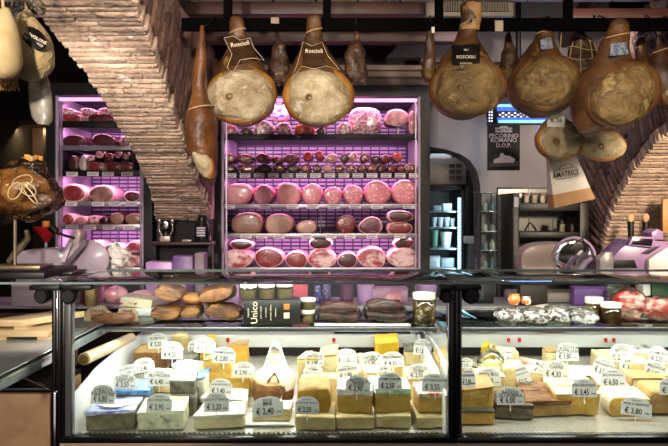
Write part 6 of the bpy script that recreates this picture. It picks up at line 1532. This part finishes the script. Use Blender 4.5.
bm = B(); lathe(bm, [(0, 0), (.04, 0), (.042, .01), (.042, .09), (.03, .105), (.03, .12), (.022, .14), (0, .142)], seg=24); obj('body', bm, SATIN, r)
bm = B()
for k in range(4): bx(bm, -.024, .022, -.045, -.041, .03+k*.013, .039+k*.013, .001)
obj('label', bm, mat('pale_stripe', '#b9b0bb', .5), r)
bm = B(); box(bm, (0, 0, .007), (.048, .03, .013), .003); tag(obj('small_box', bm, PALEP, loc=(P(187, 0, d).x, d, zs)), 'small pale box on the niche shelf left of the black jar', 'box')
d3 = 3.22
def nb(label, x0, x1, y0, m, name, dd=d3):
    a, b = P(x0, 0, dd).x, P(x1, 0, dd).x; h = zof(y0, dd)-1.02
    bm = B(); bx(bm, a, b, dd+.06, dd+.15, 0, 1.02) if False else None
    box(bm, ((a+b)/2, dd+.05, 1.02+h/2), (b-a, .09, h), .008); o = tag(obj(name, bm, m), label, name.split('_')[-1]); return o
bm = B(); bx(bm, P(140, 0, 3.27).x, P(216, 0, 3.27).x, 3.255, 3.4, .6, 1.0195, .004); bx(bm, P(142, 0, 3.27).x, P(214, 0, 3.27).x, 3.27, 3.39, 0, .6); tag(obj('side_table', bm, BLACK), 'narrow dark table standing in front of the niche', 'table')
nb('lilac plastic crate with pale rim in front of the niche, left', 145, 172, 262, LIL, 'lilac_crate')
nb('purple box with pale top in front of the niche, right', 172, 193, 256, mat('purple_box_card', '#6d4c86', .4), 'purple_box')
nb('grey paper pack standing at the right of the purple box', 194, 204, 253, mat('grey_pack', '#8a7a86', .6), 'paper_pack')
# ================================================================ far left: dark room with a warm shelf
d = 6.6; r = thing('wall_cabinet', 'distant warm-lit shelf of small goods in the dark room at far left', 'cabinet', (P(30, 0, d).x, d, 0))
X0, X1 = P(-10, 0, d).x, P(47, 0, d).x
bm = B(); bx(bm, X0, X1, d+.3, d+.33, 0, 2.4); bx(bm, X0, X0+.04, d, d+.3, 0, 2.4); bx(bm, X1-.04, X1, d, d+.3, 0, 2.4); bx(bm, X0, X1, d, d+.33, 2.36, 2.4); objw('cabinet_body', bm, DARKWOOD, r)
for yy in (164, 178, 192):
    bm = B(); z = zof(yy, d); bx(bm, X0+.04, X1-.04, d+.01, d+.3, z-.02, z); objw('shelf', bm, DARKWOOD, r)
area('cabinet_light', (P(25, 0, d).x, d-.05, 2.3), (.5, .05), 5, (1, .7, .35), tgt=(P(25, 0, d).x, d+.3, 1.8))
k = 0
for yy, ht in ((164, 10), (178, 9), (192, 9)):
    for i in range(9):
        k += 1; px = 3+i*4.9; q = P(px, yy, d+.1); bm = B(); hh = S(ht*random.uniform(.75, 1), d); box(bm, (0, 0, hh/2), (S(3.8, d), .08, hh), .006)
        tag(obj('package', bm, (mat('yellow_pack', '#d8b062', .5), mat('white_pack', '#d6cbb4', .5), mat('ochre_pack', '#a8743a', .5))[k % 3], loc=(q.x, q.y, zof(yy, d)+.0006)), 'small package on the %s row of the distant warm-lit shelf, %s from the left' % (('upper', 'middle', 'lower')[(k-1)//9], ORD[i]), 'package', 'packages on the distant shelf')
# cellophane-wrapped gift at the left
d = 2.25; r = thing('cellophane_gift', 'large gift wrapped in crinkled golden cellophane at the left edge', 'gift', (P(18, 0, d).x, d+.04, 1.2918))
CEL = glassmat('cellophane', '#f0dcb8', 1.4, rough=.15, gain=1.0, crinkle=40, base=.03)
GIFT = mat('golden_wrap', '#b09064', .4, c2='#6d5230', scale=12, c3='#dcc29a', coat=.6, bump=.9, bscale=14)
zc = zof(192, d)-1.2918
bm = B(); ellipsoid(bm, (-.02, 0, zc), (.115, .085, .085), 32, 22); disp(bm, .02, 14, 3); disp(bm, .007, 40, 4); obj('gift', bm, GIFT, r, ang=60)
bm = B(); ellipsoid(bm, (-.01, 0, zc), (.142, .1, .108), 40, 26); disp(bm, .03, 13, 8); disp(bm, .01, 38, 5); obj('cellophane', bm, CEL, r, ang=50)
bm = B(); q = P_(36, 186, d, r)
for k, (cx_, cz_, rx_, rz_, t_) in enumerate(((.0, .01, .035, .018, .5), (.02, -.015, .03, .02, -.4), (-.02, -.02, .03, .015, 1.1), (.03, -.03, .04, .012, -.9))):
    tube(bm, [q+Vector((cx_+rx_*math.cos(a)*math.cos(t_)-rz_*math.sin(a)*math.sin(t_), -.1-.004*k-.01*math.sin(a), cz_+rx_*math.cos(a)*math.sin(t_)+rz_*math.sin(a)*math.cos(t_))) for a in [2*PI*i_/20 for i_ in range(21)]], .0018, 6)
obj('ribbon', bm, mat('ribbon', '#d2bb92', .4), r)
bm = B(); bx(bm, -.1, .08, -.05, .06, 0, .012, .002); tube(bm, [(-.03, 0, .011), (-.03, 0, zc-.05)], .006, 10); obj('stand', bm, mat('brass_grey', '#8f8066', .35, metal=.6), r)
# air grille in the ceiling bulkhead
d = 3.0; a, b = P(426, -10, d), P(514, 16, d)
bm = B(); bx(bm, a.x, b.x, d, d+.06, b.z, 2.455, .004); bmg = bm
r = thing('air_grille', 'long slatted air grille in a beige frame above the biggest ham', 'vent', ((a.x+b.x)/2, d, b.z)); objw('frame', bm, mat('beige_frame', '#8a7d70', .5), r)
bm = B(); p, q = P(440, 3, d), P(509, 12, d); bx(bm, p.x, q.x, d-.004, d-.0005, q.z, p.z); objw('dark_back', bm, BLACK, r)
bm = B()
for k in range(28): x = p.x+(q.x-p.x)*(k+.5)/28; bx(bm, x-.003, x+.003, d-.012, d-.004, q.z, p.z)
objw('slats', bm, mat('slat_beige', '#7d7164', .5), r)
# white wall strip and slanted boxing over the fridges
bm = B(); bx(bm, P(421, 0, 3.8).x, 1.6, 3.78, 3.9, zof(62, 3.78), zof(33, 3.78)+.2); struct('trim_11', bm, WALLW)
bm = B(); pts = [(386, 58), (407, 36), (421, 33), (421, 58)]; prism(bm, [(P(x, y, 3.8).x, P(x, y, 3.8).z) for x, y in pts], 3.78, 3.86, 0, 'xz'); struct('trim_12', bm, WALLW, smooth=False)
# clips on the rail
for i, (x, y, m, l) in enumerate(((433, 30, PICK, 'white'), (275, 20.5, mat('tan_ticket', '#9a8670', .6), 'tan'), (499, 26, mat('pale_pig_tag', '#b09a8c', .6), 'pinkish'))):
    w_, h_ = ((3, 6), (8, 6), (8, 11))[i]; q = P(x, y, RD-.016); bm = B(); bx(bm, -S(w_, RD)/2, S(w_, RD)/2, -.003, .003, -S(h_, RD)/2, S(h_, RD)/2, .001)
    tag(obj('rail_ticket', bm, m, loc=q), 'small %s ticket hanging on the black rail' % l, 'ticket')
# wooden sign at the right edge
q = P(662, 212, 3.1); bm = B(); bx(bm, -.005, .12, -.01, .01, .03, .2, .004); tag(obj('wooden_sign', bm, mat('honey_wood', '#b98a4c', .5, c2='#9a6d34', scale=10, bump=.1), loc=(q.x+.055, 3.2, 1.35)), 'honey-coloured wooden panel at the right edge in front of the brick arch', 'panel')
